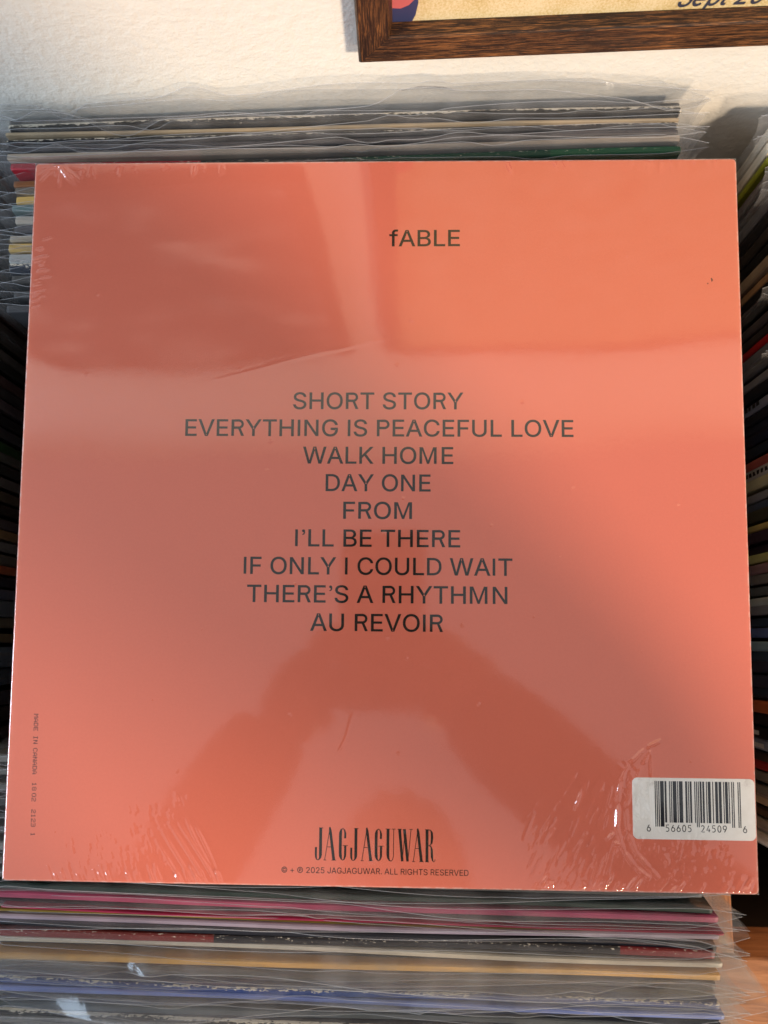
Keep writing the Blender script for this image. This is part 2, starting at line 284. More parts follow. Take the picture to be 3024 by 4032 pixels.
# ------------------------------------------------------------------ lettering
FONT = json.loads(r'''{"G":{"f":[[[228,379,154,379,228,362],[228,327,228,344,154,327],[6,327,80,327,6,344],[6,379,6,362,80,379]],[[81,0,101,0,81,144],[81,432,81,288,81,453],[96,486,86,471,106,500],[135,519,119,511,152,526],[187,530,169,530,201,530],[222,527,213,529,232,525],[243,521,238,523,238,503],[227,468,233,486,224,470],[215,472,220,471,210,473],[195,474,203,474,176,474],[154,460,163,469,146,451],[142,419,142,437,142,279],[142,0,142,140,121,0]]],"A":[[[16,0,39,0,78,170],[201,509,140,339,226,509],[276,509,251,509,338,339],[463,0,401,170,440,0],[395,0,418,0,359,101],[287,302,323,202,281,321],[264,372,273,344,255,400],[232,478,245,435,236,478],[245,478,241,478,233,435],[213,371,222,399,204,343],[191,302,196,320,155,202],[85,0,120,101,62,0]],[[110,142,197,142,110,161],[110,199,110,180,197,199],[370,199,283,199,370,180],[370,142,370,161,283,142]]],"B":[[[60,0,122,0,60,170],[60,509,60,339,120,509],[241,509,181,509,276,509],[329,491,306,503,352,479],[381,442,369,462,392,422],[398,374,398,399,398,352],[387,320,394,334,379,306],[356,286,369,294,344,277],[315,267,330,271,315,265],[315,262,315,264,331,261],[363,245,347,255,379,235],[402,203,392,221,413,185],[418,136,418,163,418,111],[400,67,412,87,388,46],[344,18,370,30,319,6],[247,0,287,0,184,0]],[[125,57,125,115,165,57],[245,57,205,57,284,57],[330,80,313,65,347,95],[355,137,355,114,355,154],[342,184,351,170,334,198],[306,218,321,209,290,227],[248,231,271,231,207,231],[125,231,166,231,125,173]],[[125,285,125,341,162,285],[238,285,200,285,257,285],[288,296,273,289,303,303],[323,326,315,313,332,339],[336,372,336,355,336,395],[313,429,328,414,297,444],[240,452,273,452,202,452],[125,452,163,452,125,396]]],"L":[[[60,0,160,0,60,170],[60,509,60,339,82,509],[125,509,103,509,125,358],[125,57,125,208,203,57],[361,57,282,57,361,38],[361,0,361,19,261,0]]],"E":[[[60,0,165,0,60,170],[60,509,60,339,164,509],[372,509,268,509,372,490],[372,452,372,471,290,452],[125,452,207,452,125,396],[125,286,125,341,202,286],[355,286,278,286,355,267],[355,229,355,248,278,229],[125,229,202,229,125,172],[125,57,125,114,208,57],[375,57,292,57,375,38],[375,0,375,19,270,0]]],"S":[[[224,-9,263,-9,187,-9],[128,9,155,-3,100,21],[64,60,79,38,49,82],[38,137,40,107,60,137],[104,137,82,137,106,117],[123,88,112,101,134,75],[166,59,149,65,184,52],[224,49,203,49,247,49],[286,60,268,53,304,68],[329,92,319,78,340,105],[346,139,346,121,346,155],[332,179,341,169,323,189],[296,205,311,198,281,211],[245,222,264,217,224,228],[184,239,204,234,142,251],[86,289,109,268,63,311],[52,372,52,339,52,401],[75,448,60,426,90,469],[138,498,111,486,164,510],[227,516,194,516,261,516],[316,498,290,510,342,486],[377,449,362,469,392,428],[401,378,400,404,380,378],[337,378,358,378,335,403],[302,437,323,423,281,451],[225,459,256,459,203,459],[167,448,184,455,151,441],[129,418,138,431,120,406],[115,376,115,391,115,358],[131,334,120,344,142,323],[169,308,154,314,184,302],[212,293,199,297,230,289],[264,279,247,284,279,275],[312,264,295,270,328,257],[359,238,344,248,373,227],[395,198,385,214,404,181],[408,139,408,162,408,111],[386,64,401,86,372,41],[323,11,351,24,296,-2]]],"H":[[[60,0,82,0,60,170],[60,509,60,339,82,509],[125,509,103,509,125,435],[125,289,125,362,214,289],[392,289,303,289,392,362],[392,509,392,435,414,509],[457,509,435,509,457,339],[457,0,457,170,435,0],[392,0,414,0,392,77],[392,232,392,155,303,232],[125,232,214,232,125,155],[125,0,125,77,103,0]]],"O":[[[267,-7,311,-7,223,-7],[150,25,184,4,116,46],[70,115,90,76,50,154],[40,254,40,201,40,308],[70,393,50,354,90,432],[150,484,116,462,184,505],[267,516,223,516,311,516],[384,484,350,505,418,462],[464,393,444,432,483,354],[493,254,493,308,493,201],[464,115,483,154,444,76],[384,25,418,46,350,4]],[[267,53,236,53,297,53],[349,76,325,61,374,91],[408,144,394,114,423,174],[430,254,430,211,430,298],[408,365,423,335,394,395],[349,433,374,417,325,448],[267,456,297,456,236,456],[184,433,209,448,159,417],[125,364,140,394,111,334],[103,254,103,297,103,211],[125,144,111,174,140,114],[184,76,159,92,209,61]]],"R":[[[60,0,82,0,60,170],[60,509,60,339,119,509],[236,509,177,509,275,509],[333,489,307,502,359,475],[390,433,378,457,403,410],[409,352,409,382,409,321],[390,271,403,295,378,248],[333,217,359,230,307,204],[236,198,275,198,189,198],[96,198,143,198,96,217],[96,255,96,236,142,255],[234,255,188,255,260,255],[298,267,281,259,314,275],[334,300,326,286,341,315],[345,352,345,332,345,372],[334,405,341,390,326,420],[298,440,314,431,281,448],[233,452,259,452,197,452],[125,452,161,452,125,301],[125,0,125,151,103,0]],[[353,0,378,0,312,76],[230,229,271,153,254,229],[303,229,279,229,344,153],[428,0,386,76,403,0]]],"T":[[[32,452,85,452,32,471],[32,509,32,490,160,509],[417,509,288,509,417,490],[417,452,417,471,363,452],[257,452,310,452,257,301],[257,0,257,151,235,0],[193,0,214,0,193,151],[193,452,193,301,139,452]]],"Y":[[[203,0,225,0,203,69],[203,208,203,139,141,308],[16,509,79,409,41,509],[91,509,66,509,125,454],[192,344,159,399,203,326],[222,292,213,309,231,275],[250,230,240,255,241,230],[224,230,232,230,233,255],[251,293,242,276,260,310],[280,344,270,327,314,399],[381,509,347,454,406,509],[455,509,430,509,393,409],[268,208,330,308,268,139],[268,0,268,69,247,0]]],"V":[[[204,0,229,0,141,170],[16,509,79,339,39,509],[84,509,62,509,120,408],[192,206,156,307,198,189],[215,137,206,166,224,109],[248,31,235,73,243,31],[235,31,239,31,247,74],[267,138,258,110,276,166],[290,206,284,189,325,307],[395,509,360,408,417,509],[463,509,440,509,401,339],[278,0,340,170,253,0]]],"I":[[[31,0,111,0,31,19],[31,57,31,38,60,57],[118,57,89,57,118,189],[118,452,118,320,89,452],[31,452,60,452,31,471],[31,509,31,490,111,509],[269,509,190,509,269,490],[269,452,269,471,240,452],[183,452,212,452,183,320],[183,57,183,189,212,57],[269,57,240,57,269,38],[269,0,269,19,190,0]]],"N":[[[60,0,82,0,60,170],[60,509,60,339,85,509],[136,509,111,509,205,400],[343,183,274,291,349,174],[363,151,355,164,370,138],[388,107,379,123,396,90],[414,55,405,73,411,55],[405,54,408,54,403,72],[401,108,401,90,400,126],[399,157,399,142,399,172],[399,195,399,185,399,300],[399,509,399,404,420,509],[463,509,442,509,463,339],[463,0,463,170,438,0],[387,0,412,0,325,97],[202,290,264,193,194,303],[177,331,186,316,169,345],[148,381,159,362,137,400],[108,452,123,424,111,453],[119,454,115,453,120,428],[122,384,121,405,123,362],[124,328,124,344,125,312],[125,291,125,300,125,194],[125,0,125,97,103,0]]],"G":[[[269,-7,309,-7,223,-7],[149,25,184,4,115,46],[69,116,88,77,50,155],[40,254,40,201,40,308],[69,393,50,354,88,432],[149,484,115,462,183,505],[265,516,221,516,292,516],[340,504,317,512,364,496],[403,469,385,484,422,454],[449,416,437,437,461,396],[474,349,470,373,452,349],[408,349,430,349,403,365],[387,393,396,380,379,406],[356,427,368,417,344,436],[315,448,330,444,300,453],[265,456,283,456,235,456],[183,432,208,448,159,417],[125,364,139,394,111,334],[103,254,103,297,103,211],[125,145,111,175,140,115],[184,76,159,92,209,61],[269,53,237,53,297,53],[345,71,323,59,367,83],[396,123,384,101,409,146],[415,202,415,172,421,201],[434,199,428,200,384,199],[283,199,333,199,283,218],[283,256,283,237,348,256],[478,256,413,256,478,237],[478,200,478,219,478,158],[451,91,469,122,433,60],[377,19,408,36,345,2]]],"P":[[[60,0,82,0,60,170],[60,509,60,339,118,509],[235,509,177,509,274,509],[332,487,307,502,358,473],[390,430,377,454,402,405],[409,348,409,378,409,317],[390,265,402,290,377,241],[332,207,358,222,307,193],[235,186,274,186,193,186],[109,186,151,186,109,205],[109,242,109,224,150,242],[233,242,191,242,259,242],[297,256,281,247,313,265],[333,294,325,278,341,310],[344,348,344,328,344,368],[333,402,341,386,325,417],[297,439,313,430,280,448],[232,452,259,452,196,452],[125,452,160,452,125,301],[125,0,125,151,103,0]]],"C":[[[267,-7,293,-7,223,-7],[150,25,184,4,116,46],[70,115,89,76,50,154],[40,254,40,201,40,308],[70,393,50,354,89,432],[150,484,116,462,184,505],[267,516,223,516,293,516],[340,504,317,512,363,497],[402,471,384,486,420,457],[448,418,436,439,460,398],[473,348,468,374,451,348],[408,348,430,348,404,366],[389,395,398,381,381,408],[357,428,370,419,345,438],[315,449,331,444,300,454],[267,456,284,456,236,456],[184,432,208,448,159,417],[125,364,139,394,111,334],[103,254,103,297,103,211],[125,145,111,175,140,115],[184,76,159,92,209,61],[267,53,236,53,284,53],[315,60,300,55,331,65],[357,81,345,71,370,90],[389,114,381,101,398,128],[408,160,404,143,430,160],[473,160,451,160,469,135],[448,91,460,111,436,70],[402,38,421,52,384,23],[341,5,363,12,318,-3]]],"F":[[[60,0,82,0,60,170],[60,509,60,339,163,509],[369,509,266,509,369,490],[369,452,369,471,288,452],[125,452,206,452,125,394],[125,278,125,336,198,278],[346,278,272,278,346,259],[346,221,346,240,272,221],[125,221,198,221,125,147],[125,0,125,74,103,0]]],"U":[[[259,-8,299,-8,219,-8],[154,15,184,0,124,31],[85,80,101,53,68,107],[60,173,60,138,60,285],[60,509,60,397,81,509],[124,509,103,509,124,399],[124,178,124,288,124,154],[141,113,130,132,152,94],[187,68,167,79,207,57],[259,52,231,52,287,52],[331,68,311,57,351,79],[377,113,366,94,387,132],[393,178,393,154,393,288],[393,509,393,399,414,509],[457,509,436,509,457,397],[457,173,457,285,457,138],[433,80,449,107,416,53],[363,15,393,31,334,0]]],"W":[[[155,0,180,0,109,170],[16,509,63,339,38,509],[82,509,60,509,109,404],[163,196,136,300,168,179],[175,145,172,163,179,128],[187,94,183,111,190,76],[197,40,194,58,194,40],[189,40,192,40,193,58],[200,94,196,76,203,111],[211,145,207,128,215,163],[224,196,220,179,251,300],[306,509,279,404,331,509],[380,509,355,509,407,404],[462,196,434,300,466,179],[474,145,470,163,478,128],[486,94,482,111,490,76],[497,40,494,58,494,40],[488,40,491,40,492,58],[499,94,495,76,502,111],[510,145,506,128,515,163],[523,196,519,179,550,300],[603,509,576,404,625,509],[670,509,647,509,623,339],[530,0,577,170,505,0],[455,0,480,0,426,108],[368,323,397,215,362,344],[351,391,357,367,346,416],[336,475,341,444,341,475],[350,475,345,475,345,445],[335,395,340,419,330,371],[318,323,324,347,289,215],[230,0,260,108,205,0]]],"K":[[[104,145,146,189,104,169],[104,216,104,193,116,232],[139,261,128,247,151,275],[174,303,162,290,187,317],[212,344,199,331,262,399],[364,509,313,454,392,509],[448,509,420,509,376,431],[231,276,304,353,230,276],[228,276,229,276,187,233]],[[60,0,82,0,60,170],[60,509,60,339,82,509],[125,509,103,509,125,451],[125,334,125,392,124,298],[124,225,124,261,124,214],[125,193,124,204,125,129],[125,0,125,64,103,0]],[[372,0,398,0,311,86],[188,259,249,173,201,276],[228,309,215,293,302,206],[449,0,375,103,423,0]]],"M":[[[60,0,81,0,60,170],[60,509,60,339,91,509],[152,509,121,509,193,402],[277,187,235,294,280,180],[287,159,284,170,291,148],[299,123,295,136,303,110],[311,84,307,97,315,71],[322,49,319,59,317,49],[307,49,312,49,310,59],[318,83,314,70,322,95],[330,121,326,108,334,134],[342,158,338,147,346,170],[352,187,349,179,394,294],[476,509,435,402,507,509],[568,509,537,509,568,339],[568,0,568,170,547,0],[504,0,525,0,504,97],[504,291,504,194,504,302],[504,327,504,314,505,340],[505,369,505,354,505,383],[506,413,506,398,506,428],[507,457,507,443,509,457],[513,457,511,457,508,441],[498,409,503,426,492,393],[482,363,487,378,477,348],[467,322,472,334,463,309],[456,291,459,299,418,194],[342,0,380,97,323,0],[286,0,305,0,248,97],[170,291,209,194,167,299],[159,321,163,309,155,333],[145,361,150,346,140,376],[129,408,135,391,124,424],[112,457,118,441,114,457],[119,457,117,457,119,444],[120,416,120,431,120,401],[121,372,121,387,121,357],[122,328,121,342,122,315],[122,291,122,302,122,194],[122,0,122,97,101,0]]],"D":[[[219,0,271,0,178,0],[96,0,137,0,96,19],[96,57,96,38,136,57],[215,57,175,57,256,57],[318,81,291,65,345,97],[379,149,366,119,392,179],[399,255,399,214,399,296],[379,361,392,331,366,390],[320,428,346,412,293,444],[221,452,260,452,178,452],[93,452,136,452,93,471],[93,509,93,490,137,509],[225,509,181,509,275,509],[353,478,317,499,388,458],[433,391,415,429,452,353],[462,255,462,308,462,202],[433,119,452,157,414,81],[351,31,387,51,314,10]],[[125,509,103,509,125,339],[125,0,125,170,103,0],[60,0,82,0,60,170],[60,509,60,339,82,509]]],"’":[[[52,318,67,318,62,382],[82,509,72,445,105,509],[151,509,128,509,133,445],[98,318,116,382,83,318]]],"©":[[[173,254,173,227,173,281],[193,328,180,306,206,351],[247,382,224,368,269,395],[321,402,294,402,345,402],[386,386,366,396,406,376],[436,345,423,362,449,328],[460,286,457,308,440,286],[400,286,420,286,397,303],[372,328,387,317,357,339],[321,344,340,344,305,344],[276,332,290,340,262,324],[243,299,251,313,235,286],[231,254,231,271,231,238],[243,209,235,223,251,196],[276,177,262,185,290,169],[321,165,305,165,340,165],[370,181,356,170,383,192],[395,223,391,206,415,223],[455,223,435,223,452,201],[432,163,444,181,420,146],[385,122,404,132,366,112],[321,107,345,107,294,107],[247,126,269,113,224,140],[193,180,206,158,180,202]],[[318,-8,354,-8,282,-8],[216,12,248,-1,185,26],[133,69,157,45,109,93],[76,153,90,121,63,184],[56,254,56,218,56,291],[76,356,63,324,90,388],[133,440,109,416,157,464],[216,496,185,483,248,510],[318,517,282,517,354,517],[420,496,388,510,452,483],[504,440,479,464,528,416],[560,356,547,388,574,324],[580,254,580,291,580,218],[560,153,574,184,547,121],[504,69,528,93,479,45],[420,12,452,26,388,-1]],[[318,51,290,51,346,51],[397,67,373,56,422,77],[462,111,443,92,481,130],[506,176,495,151,516,200],[521,254,521,226,521,282],[506,333,516,309,495,358],[462,398,481,379,443,417],[397,442,422,431,373,452],[318,457,346,457,290,457],[240,442,264,452,215,431],[175,398,193,417,156,379],[131,333,142,358,121,309],[115,254,115,282,115,226],[131,176,121,200,142,151],[175,111,156,130,193,92],[240,67,215,77,264,56]]],"+":[[[198,34,217,34,198,144],[198,364,198,254,217,364],[255,364,236,364,255,254],[255,34,255,144,236,34]],[[61,172,171,172,61,190],[61,226,61,208,171,226],[391,226,281,226,391,208],[391,172,391,190,281,172]]],"℗":[[[227,118,246,118,227,207],[227,384,227,295,265,384],[340,384,302,384,373,384],[417,359,399,376,435,342],[444,294,444,321,444,268],[417,230,435,246,398,213],[339,205,372,205,314,205],[265,205,289,205,265,220],[265,250,265,235,287,250],[331,250,309,250,350,250],[373,262,364,254,382,270],[387,294,387,281,387,307],[373,326,382,318,364,334],[331,338,350,338,315,338],[284,338,299,338,284,264],[284,118,284,191,265,118]],[[318,-8,354,-8,282,-8],[216,12,248,-1,185,26],[133,69,157,45,109,93],[76,153,90,121,63,184],[56,254,56,218,56,291],[76,356,63,324,90,388],[133,440,109,416,157,464],[216,496,185,483,248,510],[318,517,282,517,354,517],[420,496,388,510,452,483],[504,440,479,464,528,416],[560,356,547,388,574,324],[580,254,580,291,580,218],[560,153,574,184,547,121],[504,69,528,93,479,45],[420,12,452,26,388,-1]],[[318,51,290,51,346,51],[397,67,373,56,422,77],[462,111,443,92,481,130],[506,176,495,151,516,200],[521,254,521,226,521,282],[506,333,516,309,495,358],[462,398,481,379,443,417],[397,442,422,431,373,452],[318,457,346,457,290,457],[240,442,264,452,215,431],[175,398,193,417,156,379],[131,333,142,358,121,309],[115,254,115,282,115,226],[131,176,121,200,142,151],[175,111,156,130,193,92],[240,67,215,77,264,56]]],"2":[[[64,0,172,0,64,16],[64,47,64,32,121,108],[234,229,177,168,254,249],[282,282,270,267,295,298],[311,327,304,313,317,341],[320,371,320,356,320,390],[308,419,316,405,299,432],[273,449,288,442,259,456],[224,460,242,460,204,460],[172,447,187,456,158,439],[139,413,147,428,131,399],[127,362,127,382,107,362],[66,362,86,362,66,392],[86,442,72,419,100,465],[143,496,119,483,167,509],[225,516,194,516,255,516],[306,497,282,509,329,484],[361,445,348,467,374,424],[381,372,381,399,381,354],[371,318,378,335,364,300],[336,259,353,280,319,237],[267,180,296,211,229,140],[153,60,191,100,153,59],[153,57,153,58,231,57],[389,57,310,57,389,38],[389,0,389,19,281,0]]],"0":[[[227,-7,264,-7,189,-7],[130,24,157,3,103,45],[69,113,83,74,55,152],[48,254,48,199,48,309],[69,395,55,356,83,434],[130,484,104,464,157,505],[227,516,189,516,264,516],[323,484,296,505,350,464],[384,395,370,434,398,356],[405,254,405,309,405,199],[384,113,398,152,370,74],[323,24,350,45,297,3]],[[227,50,202,50,252,50],[290,74,273,58,308,90],[330,144,321,113,339,174],[344,254,344,211,344,297],[330,365,339,334,321,395],[290,435,308,419,273,451],[227,460,252,460,202,460],[163,435,180,451,146,419],[123,365,132,395,114,334],[109,254,109,297,109,211],[123,144,114,174,132,113],[163,74,146,90,180,58]]],"5":[[[221,-7,254,-7,191,-7],[140,11,164,-1,116,23],[83,60,97,39,69,81],[60,130,61,104,81,130],[122,130,101,130,124,115],[138,89,129,101,147,77],[173,60,159,67,188,53],[221,50,204,50,242,50],[276,64,260,55,292,74],[314,104,305,87,323,121],[328,162,328,141,328,184],[314,221,323,204,304,238],[275,262,291,252,258,272],[218,277,239,277,201,277],[167,268,184,274,151,263],[128,246,138,255,108,248],[67,253,88,250,77,338],[96,509,86,423,186,509],[366,509,276,509,366,490],[366,452,366,471,294,452],[151,452,222,452,145,402],[134,301,139,352,135,301],[136,301,135,301,147,311],[178,325,161,319,194,331],[229,334,211,334,253,334],[294,321,274,329,313,313],[345,285,331,301,359,270],[379,231,371,252,387,210],[391,163,391,188,391,130],[369,76,384,101,354,50],[309,15,334,30,283,1]]],"J":[[[185,-7,230,-7,140,-7],[75,33,104,6,47,59],[33,145,33,97,33,155],[33,173,33,164,55,173],[98,173,76,173,98,164],[98,145,98,155,98,114],[122,74,106,91,137,58],[185,50,159,50,211,50],[248,74,232,58,264,91],[272,145,272,114,272,267],[272,509,272,388,293,509],[336,509,315,509,336,388],[336,145,336,267,336,97],[294,33,322,59,266,6]]],".":[[[95,-4,108,-4,83,-4],[63,9,72,0,54,18],[50,41,50,28,50,54],[63,73,54,65,72,82],[95,87,83,87,108,87],[128,73,119,82,137,65],[141,41,141,54,141,28],[128,9,137,18,119,0]]],"e":[[[212,-8,238,-8,175,-8],[117,16,143,0,90,33],[56,85,70,56,41,114],[34,187,34,148,34,226],[55,290,41,260,69,319],[115,359,89,343,141,376],[205,384,171,384,226,384],[266,374,246,381,285,367],[319,341,303,356,335,326],[357,282,348,306,366,258],[371,194,371,228,371,186],[371,169,371,178,272,169],[75,169,174,169,75,187],[75,221,75,204,163,221],[338,221,250,221,329,215],[310,202,319,208,310,227],[298,269,306,249,290,288],[263,314,278,303,247,325],[205,330,228,330,182,330],[146,313,163,325,130,302],[109,270,118,288,100,251],[96,211,96,232,96,200],[96,178,96,189,96,150],[110,106,101,126,120,87],[151,61,134,72,168,51],[212,46,189,46,228,46],[254,53,241,48,266,57],[285,73,277,64,294,82],[306,105,301,93,325,101],[365,91,345,96,359,71],[335,39,349,54,321,24],[283,4,303,13,262,-4]]],"p":[[[53,-143,73,-143,53,31],[53,379,53,205,72,379],[112,379,92,379,112,359],[112,319,112,339,114,319],[118,319,116,319,123,327],[137,346,129,336,145,356],[171,373,157,365,186,381],[229,384,205,384,261,384],[313,361,289,376,337,345],[370,293,356,322,383,263],[390,189,390,229,390,149],[370,84,383,114,356,55],[313,16,337,32,289,0],[229,-8,261,-8,206,-8],[173,4,187,-4,158,12],[138,31,146,21,130,42],[118,59,123,51,117,59],[114,59,115,59,114,-8],[114,-143,114,-76,93,-143]],[[220,47,197,47,244,47],[279,66,263,53,295,78],[316,117,308,95,324,138],[328,189,328,162,328,216],[316,261,324,240,308,282],[280,311,296,299,264,324],[220,330,244,330,197,330],[161,312,177,324,145,300],[125,263,133,284,117,242],[113,189,113,217,113,161],[125,115,117,136,133,94],[162,65,146,77,178,53]]],"t":[[[204,379,138,379,204,362],[204,327,204,344,138,327],[6,327,72,327,6,344],[6,379,6,362,72,379]],[[65,471,65,345,85,471],[126,471,106,471,126,347],[126,98,126,222,126,81],[136,61,129,69,143,54],[170,50,154,50,174,50],[185,51,179,50,191,52],[202,54,197,53,206,36],[213,2,209,19,207,0],[192,-3,200,-2,184,-4],[168,-4,176,-4,136,-4],[92,21,110,4,74,38],[65,93,65,62,65,219]]],"6":[[[226,-7,258,-7,195,-7],[142,15,167,0,118,29],[84,74,98,49,71,100],[64,162,64,129,64,186],[80,239,69,212,91,266],[137,340,110,300,176,396],[252,509,214,453,276,509],[322,509,299,509,265,426],[151,261,208,344,149,261],[145,261,147,261,150,271],[165,288,157,280,174,296],[196,307,184,302,207,312],[235,314,221,314,266,314],[316,295,293,308,339,282],[370,240,357,263,382,216],[389,157,389,189,389,125],[368,73,382,97,354,48],[310,14,334,28,286,0]],[[226,48,207,48,246,48],[279,63,264,53,294,72],[314,101,306,85,323,118],[327,157,327,136,327,178],[314,213,323,197,306,230],[279,251,294,242,264,261],[226,265,246,265,207,265],[174,252,189,261,159,243],[138,214,147,230,129,198],[125,158,125,179,125,137],[138,102,129,118,147,85],[174,63,159,72,189,53]]]},"L":[["fABLE",[0,254,733,1189,1582]],["SHORT STORY",[0,447,963,1497,1946,2582,3029,3477,4011,4460]],["EVERYTHING IS PEACEFUL LOVE",[0,419,898,1317,1766,2238,2686,3203,3504,4027,4735,5036,5670,6114,6533,7013,7523,7941,8351,8869,9449,9842,10376,10855]],["WALK HOME",[0,686,1166,1559,2213,2730,3264,3892]],["DAY ONE",[0,502,982,1642,2175,2698]],["FROM",[0,410,859,1392]],["I’LL BE THERE",[0,300,477,870,1451,1907,2513,2962,3479,3898,4347]],["IF ONLY I COULD WAIT",[0,300,898,1432,1955,2348,3008,3496,4006,4539,5056,5449,6139,6826,7305,7606]],["THERE’S A RHYTHMN",[0,449,966,1384,1833,2252,2428,3063,3730,4179,4696,5168,5617,6133,6762]],["AU REVOIR",[0,480,1185,1634,2052,2532,3065,3366]],["© + ℗ 2025 JAGJAGUWAR. ALL RIGHTS RESERVED",[0,825,1465,2290,2743,3196,3649,4290,4686,5166,5686,6083,6562,7083,7600,8286,8766,9215,9590,10070,10463,11044,11493,11793,12313,12830,13279,13913,14362,14781,15227,15646,16095,16575,16993]],["Sept 26",[0,447,850,1275,1690,2143]],["S COLOR",[0,634,1144,1678,2071,2604]]]}''')
CAPH = 509.0
def offset_poly(P, dd):
    P = np.asarray(P, float); a = np.roll(P, 1, 0); c = np.roll(P, -1, 0)
    e1 = P - a; e2 = c - P
    n1 = np.c_[e1[:, 1], -e1[:, 0]]; n2 = np.c_[e2[:, 1], -e2[:, 0]]
    n1 /= np.linalg.norm(n1, axis=1, keepdims=True) + 1e-9; n2 /= np.linalg.norm(n2, axis=1, keepdims=True) + 1e-9
    m = n1 + n2; l = np.linalg.norm(m, axis=1, keepdims=True); m /= l + 1e-9
    cosn = np.clip((m * n1).sum(1, keepdims=True), 0.55, 1)
    return P + m * dd / cosn
def area2(P):
    P = np.asarray(P); x, y = P[:, 0], P[:, 1]; return float((x * np.roll(y, -1) - np.roll(x, -1) * y).sum())
def inside(pt, P):
    x, y = pt; r = False; n = len(P)
    for i in range(n):
        x1, y1 = P[i]; x2, y2 = P[(i + 1) % n]
        if (y1 > y) != (y2 > y) and x < (x2 - x1) * (y - y1) / (y2 - y1) + x1: r = not r
    return r
def glyph_polys(ch, weight):
    if ch == 'I': return [(np.array([(60, 0), (123, 0), (123, 509), (60, 509)], float) + np.array([(-weight, 0), (weight, 0), (weight, 0), (-weight, 0)]), [])]
    if ch == '’':
        t = np.linspace(0, 2 * math.pi, 18)[:-1]
        P = [(95 + 42 * math.cos(a), 467 + 42 * math.sin(a)) for a in t if not (math.radians(225) < a < math.radians(350))]
        i = next(i for i, a in enumerate(t) if a >= math.radians(225))
        P = P[:i] + [(78, 428), (100, 420), (96, 385), (62, 362), (62, 340), (115, 352), (140, 400), (139, 455)] + P[i:]
        return [(np.array(P), [])]
    if ch == 'e':
        a_ = np.linspace(R(4), R(318), 26); ro, ri = 172 + weight, 108 - weight * .5
        P = [(185 + ro * math.cos(a), 180 + ro * 1.06 * math.sin(a)) for a in a_] + [(185 + ri * math.cos(a), 180 + ri * 1.12 * math.sin(a)) for a in a_[::-1]]
        return [(np.array(P), []), (np.array([(60, 150), (355, 150), (355, 204), (60, 204)], float), [])]
    if ch in 'MNRP':
        x0, x1 = {'P': (60, 418), 'M': (60, 545), 'N': (60, 463), 'R': (60, 425)}[ch]
        w = 63 + 2 * weight; wx = x1 - x0
        if ch == 'N': P = [(0, 0), (0, 509), (w + 6, 509), (wx - w, 118), (wx - w, 509), (wx, 509), (wx, 0), (wx - w - 6, 0), (w, 391), (w, 0)]; H = []
        elif ch == 'M': P = [(0, 0), (0, 509), (w + 22, 509), (wx / 2, 100), (wx - w - 22, 509), (wx, 509), (wx, 0), (wx - w, 0), (wx - w, 412), (wx / 2 + 30, 0), (wx / 2 - 30, 0), (w, 412), (w, 0)]; H = []
        else:
            r0 = 143 + weight; cx = wx - r0 - 12; cy = 366; ri = r0 - w
            arc_ = [(cx + r0 * math.sin(a), cy + r0 * math.cos(a)) for a in np.linspace(0, math.pi * .86, 14)]
            if ch == 'P':
                cx = wx - r0; arc_ = [(cx + r0 * math.sin(a), cy + r0 * math.cos(a)) for a in np.linspace(0, math.pi, 16)]
                P = [(0, 0), (0, 509)] + arc_ + [(w, cy - r0), (w, 0)]
            else: P = [(0, 0), (0, 509)] + arc_ + [(wx, 0), (wx - w - 9, 0), (cx - 6, cy - r0), (w, cy - r0), (w, 0)]
            H = [np.array([(w + x0, cy + ri), (w + x0, cy - ri)] + [(x0 + cx + ri * math.sin(a), cy + ri * math.cos(a)) for a in np.linspace(math.pi, 0, 12)])]
        return [(np.array(P, float) + np.array([x0 - weight, 0]), H)]
    out = []
    polys = []
    for s in FONT['G'][ch]:
        pts = []
        n = len(s)
        for i in range(n):
            p0 = s[i]; p1 = s[(i + 1) % n]
            a, b, c_, d_ = np.array(p0[0:2], float), np.array(p0[4:6], float), np.array(p1[2:4], float), np.array(p1[0:2], float)
            straight = abs(np.cross(d_ - a, b - a)) < 60 and abs(np.cross(d_ - a, c_ - a)) < 60
            for t in ((0,) if straight else (0, 0.25, 0.5, 0.75)):
                pts.append((1 - t) ** 3 * a + 3 * (1 - t) ** 2 * t * b + 3 * (1 - t) * t * t * c_ + t ** 3 * d_)
        q = [pts[0]]
        for p in pts[1:]:
            if np.linalg.norm(p - q[-1]) > 1.5: q.append(p)
        if np.linalg.norm(q[0] - q[-1]) < 1.5: q.pop()
        polys.append(np.array(q))
    big = max(polys, key=lambda P: abs(area2(P)))
    sgn = math.copysign(1, area2(big))
    outer = [P for P in polys if area2(P) * sgn > 0]; hole = [P for P in polys if area2(P) * sgn < 0]
    for O in outer:
        hs = [H for H in hole if inside(H[0], O)]
        Oo = offset_poly(O, weight * sgn)
        out.append((Oo, [offset_poly(H, weight * sgn) for H in hs]))
    return out
